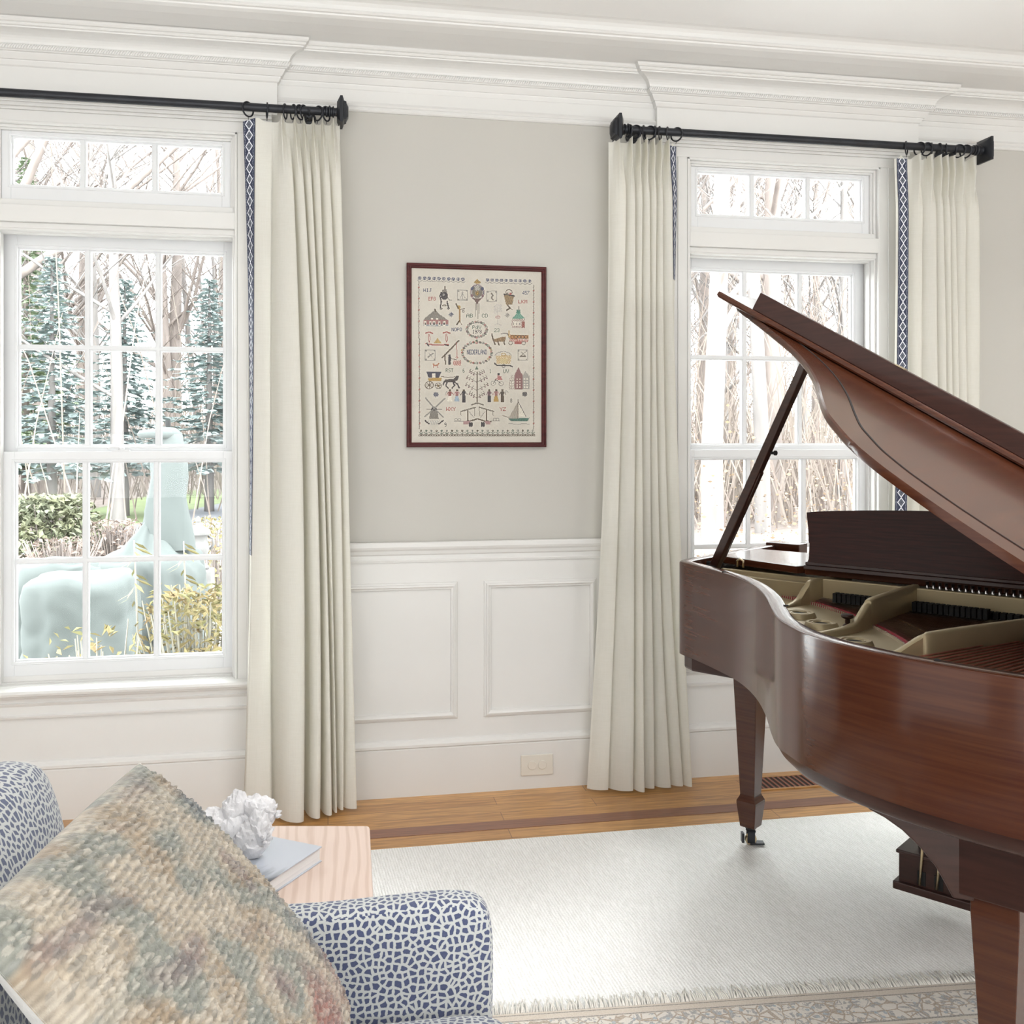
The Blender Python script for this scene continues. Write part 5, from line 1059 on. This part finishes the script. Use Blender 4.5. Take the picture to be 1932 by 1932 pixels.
shrub('russet_shrub', 'orange leaved shrub behind the stone urn', (-1.12, 6.7, GZ), .45, .4, .95, YG, 700, .03, 5)
shrub('flowering_shrub', 'yellow-green leafy shrub close outside the left window', (-.66, 1.75, GZ), .42, .45, .98, YG, 1500, .034, 6, stems=60, stemmat=PALE, wide=.32)
shrub('flowering_shrub', 'sparse pale-stemmed shrub in front of the covered chairs', (-1.12, 1.60, GZ), .42, .4, .80, YG, 170, .034, 7, stems=26, stemmat=PALE, wide=.32)
shrub('flowering_shrub', 'small yellowing shrub under the lower left pane of the left window', (-1.55, 1.9, GZ), .35, .3, .60, YG, 150, .034, 8, stems=16, stemmat=PALE, wide=.3)
t = thing('tall_flower_stalk', 'tall pale flower stalk left of the garden umbrella', 'plant', (-1.02, 1.9, GZ), group=None); MB().tube([(0, 0, 0), (.02, 0, .7), (.0, 0, 1.22)], [.007, .006, .004], 6).build('stem', PALE, t, smooth=True); m = MB()
for k in range(16): a = k*.9; m.add([(0, 0, .85+k*.024), (cos(a)*.05+.01, sin(a)*.04, .83+k*.024), (cos(a)*.10, sin(a)*.08, .80+k*.024), (cos(a)*.05-.01, sin(a)*.04+.01, .82+k*.024)], [(0, 1, 2, 3)])
m.build('leaves', YG, t)
dup(t, (-.78, 2.0, GZ-.02), 'tall pale flower stalk in front of the garden umbrella')
# tarpaulin covered furniture
TARP = omat('grey_green_tarpaulin', (.140, .156, .152), .8, spec=.15, noise=(2, .06), bump=(9, 1.0))
def tarp(name, lab, loc, sx_, sy_, prof, seed, wr=.03, rz=0, n=110):
    root = thing(name, lab, 'covered furniture', loc, rz); rows_ = []
    pr2 = []
    for (s0, z0), (s1, z1) in zip(prof, prof[1:]):
        kk = max(1, int(hypot((s1-s0)*sx_, z1-z0)/.03))
        pr2 += [(s0+(s1-s0)*q/kk, z0+(z1-z0)*q/kk) for q in range(kk)]
    for s_, z in pr2+[prof[-1]]:
        row = []
        for k in range(n):
            a = 2*pi*k/n; ca_, sa_ = cos(a), sin(a); q = (abs(ca_)**3.2+abs(sa_)**3.2)**(-1/3.2); x, y = sx_*s_*q*ca_, sy_*s_*q*sa_
            d = 1+.35*wr*mn.noise(Vector((x*22+seed, y*22, z*14)))+wr*mn.noise(Vector((x*6+seed, y*6, z*3.4)))*2.4+.10*(abs(mn.noise(Vector((x*5+seed, y*5+z*2, z*5))))-.2)+wr*.9*sin(a*11+seed+z*2.5+2*mn.noise(Vector((seed, z*2, a))))*(1 if z < prof[0][1]*.9 else .3)
            row.append((x*d, y*d, z+wr*1.3*mn.noise(Vector((x*5, y*5+seed, 2.1)))*(1 if z > .05 else 0)))
        rows_.append(row)
    m = MB(); m.grid(rows_, close=True); m.add(rows_[0], [tuple(range(n))]); m.build('tarpaulin', TARP, root, smooth=True); 
    m = MB(); m.tube([(sx_*1.02*cos(2*pi*k/40), sy_*1.02*sin(2*pi*k/40), .30) for k in range(41)], .006, 5); m.build('drawcord', BLK, root); return root
tarp('covered_chair', 'grey-green tarpaulin covered chair nearest the left window', (-1.60, 3.3, GZ), .34, .36, [(.0, .85), (.5, .86), (.85, .85), (.95, .81), (.98, .7), (1.0, .4), (1.04, .1), (1.05, 0)], 1)
tarp('covered_chair', 'tarpaulin covered chair with a peaked corner behind the nearest one', (-1.92, 4.2, GZ), .42, .30, [(.0, .86), (.4, .82), (.8, .84), (.95, .80), (.99, .7), (1.0, .4), (1.04, .1), (1.05, 0)], 4, wr=.07)
tarp('covered_table', 'large tarpaulin covered table around the umbrella base', (-1.34, 4.35, GZ), .37, .42, [(.0, 1.18), (.25, 1.02), (.55, .90), (.9, .84), (.97, .78), (1.0, .55), (1.02, .3), (1.05, 0)], 7, wr=.05)
t = thing('garden_umbrella', 'tall closed garden umbrella wrapped in a grey-green cover', 'umbrella', (-1.22, 4.35, GZ)); rows_ = []; n = 28
for z, r_ in ((.90, .185), (.98, .182), (1.1, .172), (1.2, .160), (1.3, .150), (1.45, .138), (1.6, .130), (1.72, .118), (1.80, .10), (1.84, .06), (1.85, .0)):
    rows_.append([((r_*(1+.12*mn.noise(Vector((cos(2*pi*k/n)*2, sin(2*pi*k/n)*2, z*6)))*2))*cos(2*pi*k/n)+.01*sin(z*9), r_*.8*sin(2*pi*k/n), z) for k in range(n)])
MB().grid(rows_, close=True).build('umbrella_cover', TARP, t, smooth=True); MB().tube([(0, 0, 1.0), (0, 0, 1.9)], .02, 8).build('pole', BLK, t)
MB().lathe([(.13, 0), (.15, .03), (.13, .06), (.02, .075)], (-.08, 0, 1.76), 20).build('cover_cap', TARP, t, smooth=True)
# stone urn on a pedestal
STN = omat('weathered_stone', (.24, .23, .225), .9, noise=(12, .12), bump=(50, .5))
t = thing('garden_urn', 'lidded pale stone urn on a pedestal by the driveway', 'urn', (-1.165, 5.72, GZ))
MB().box(-.13, .13, -.13, .13, 0, .56).build('pedestal', STN, t, bevel=.01)
MB().lathe([(.09, .56), (.10, .58), (.08, .60), (.05, .62), (.055, .66), (.085, .70), (.10, .75), (.09, .80), (.075, .84), (.085, .87), (.11, .88), (.11, .90)], n=28).build('urn_body', STN, t, autosm=50)
MB().lathe([(.105, .90), (.08, .93), (.045, .96), (.02, .975), (.018, .985), (.026, 1.0), (.024, 1.02), (.006, 1.045)], n=24).build('urn_lid', STN, t, autosm=50)
for s_ in (-1, 1): MB().tube([(s_*.085, 0, .86), (s_*.13, 0, .84), (s_*.135, 0, .78), (s_*.10, 0, .74)], .011, 8).build('handle', STN, t, smooth=True)
t = thing('lamp_post', 'thin dark marker post on the far lawn', 'post', (-4.05, 30, GZ)); MB().tube([(0, 0, 0), (0, 0, .75)], .035, 6).build('shaft', BLK, t); MB().box(-.06, .06, -.06, .06, .75, .85).build('head', BLK, t)
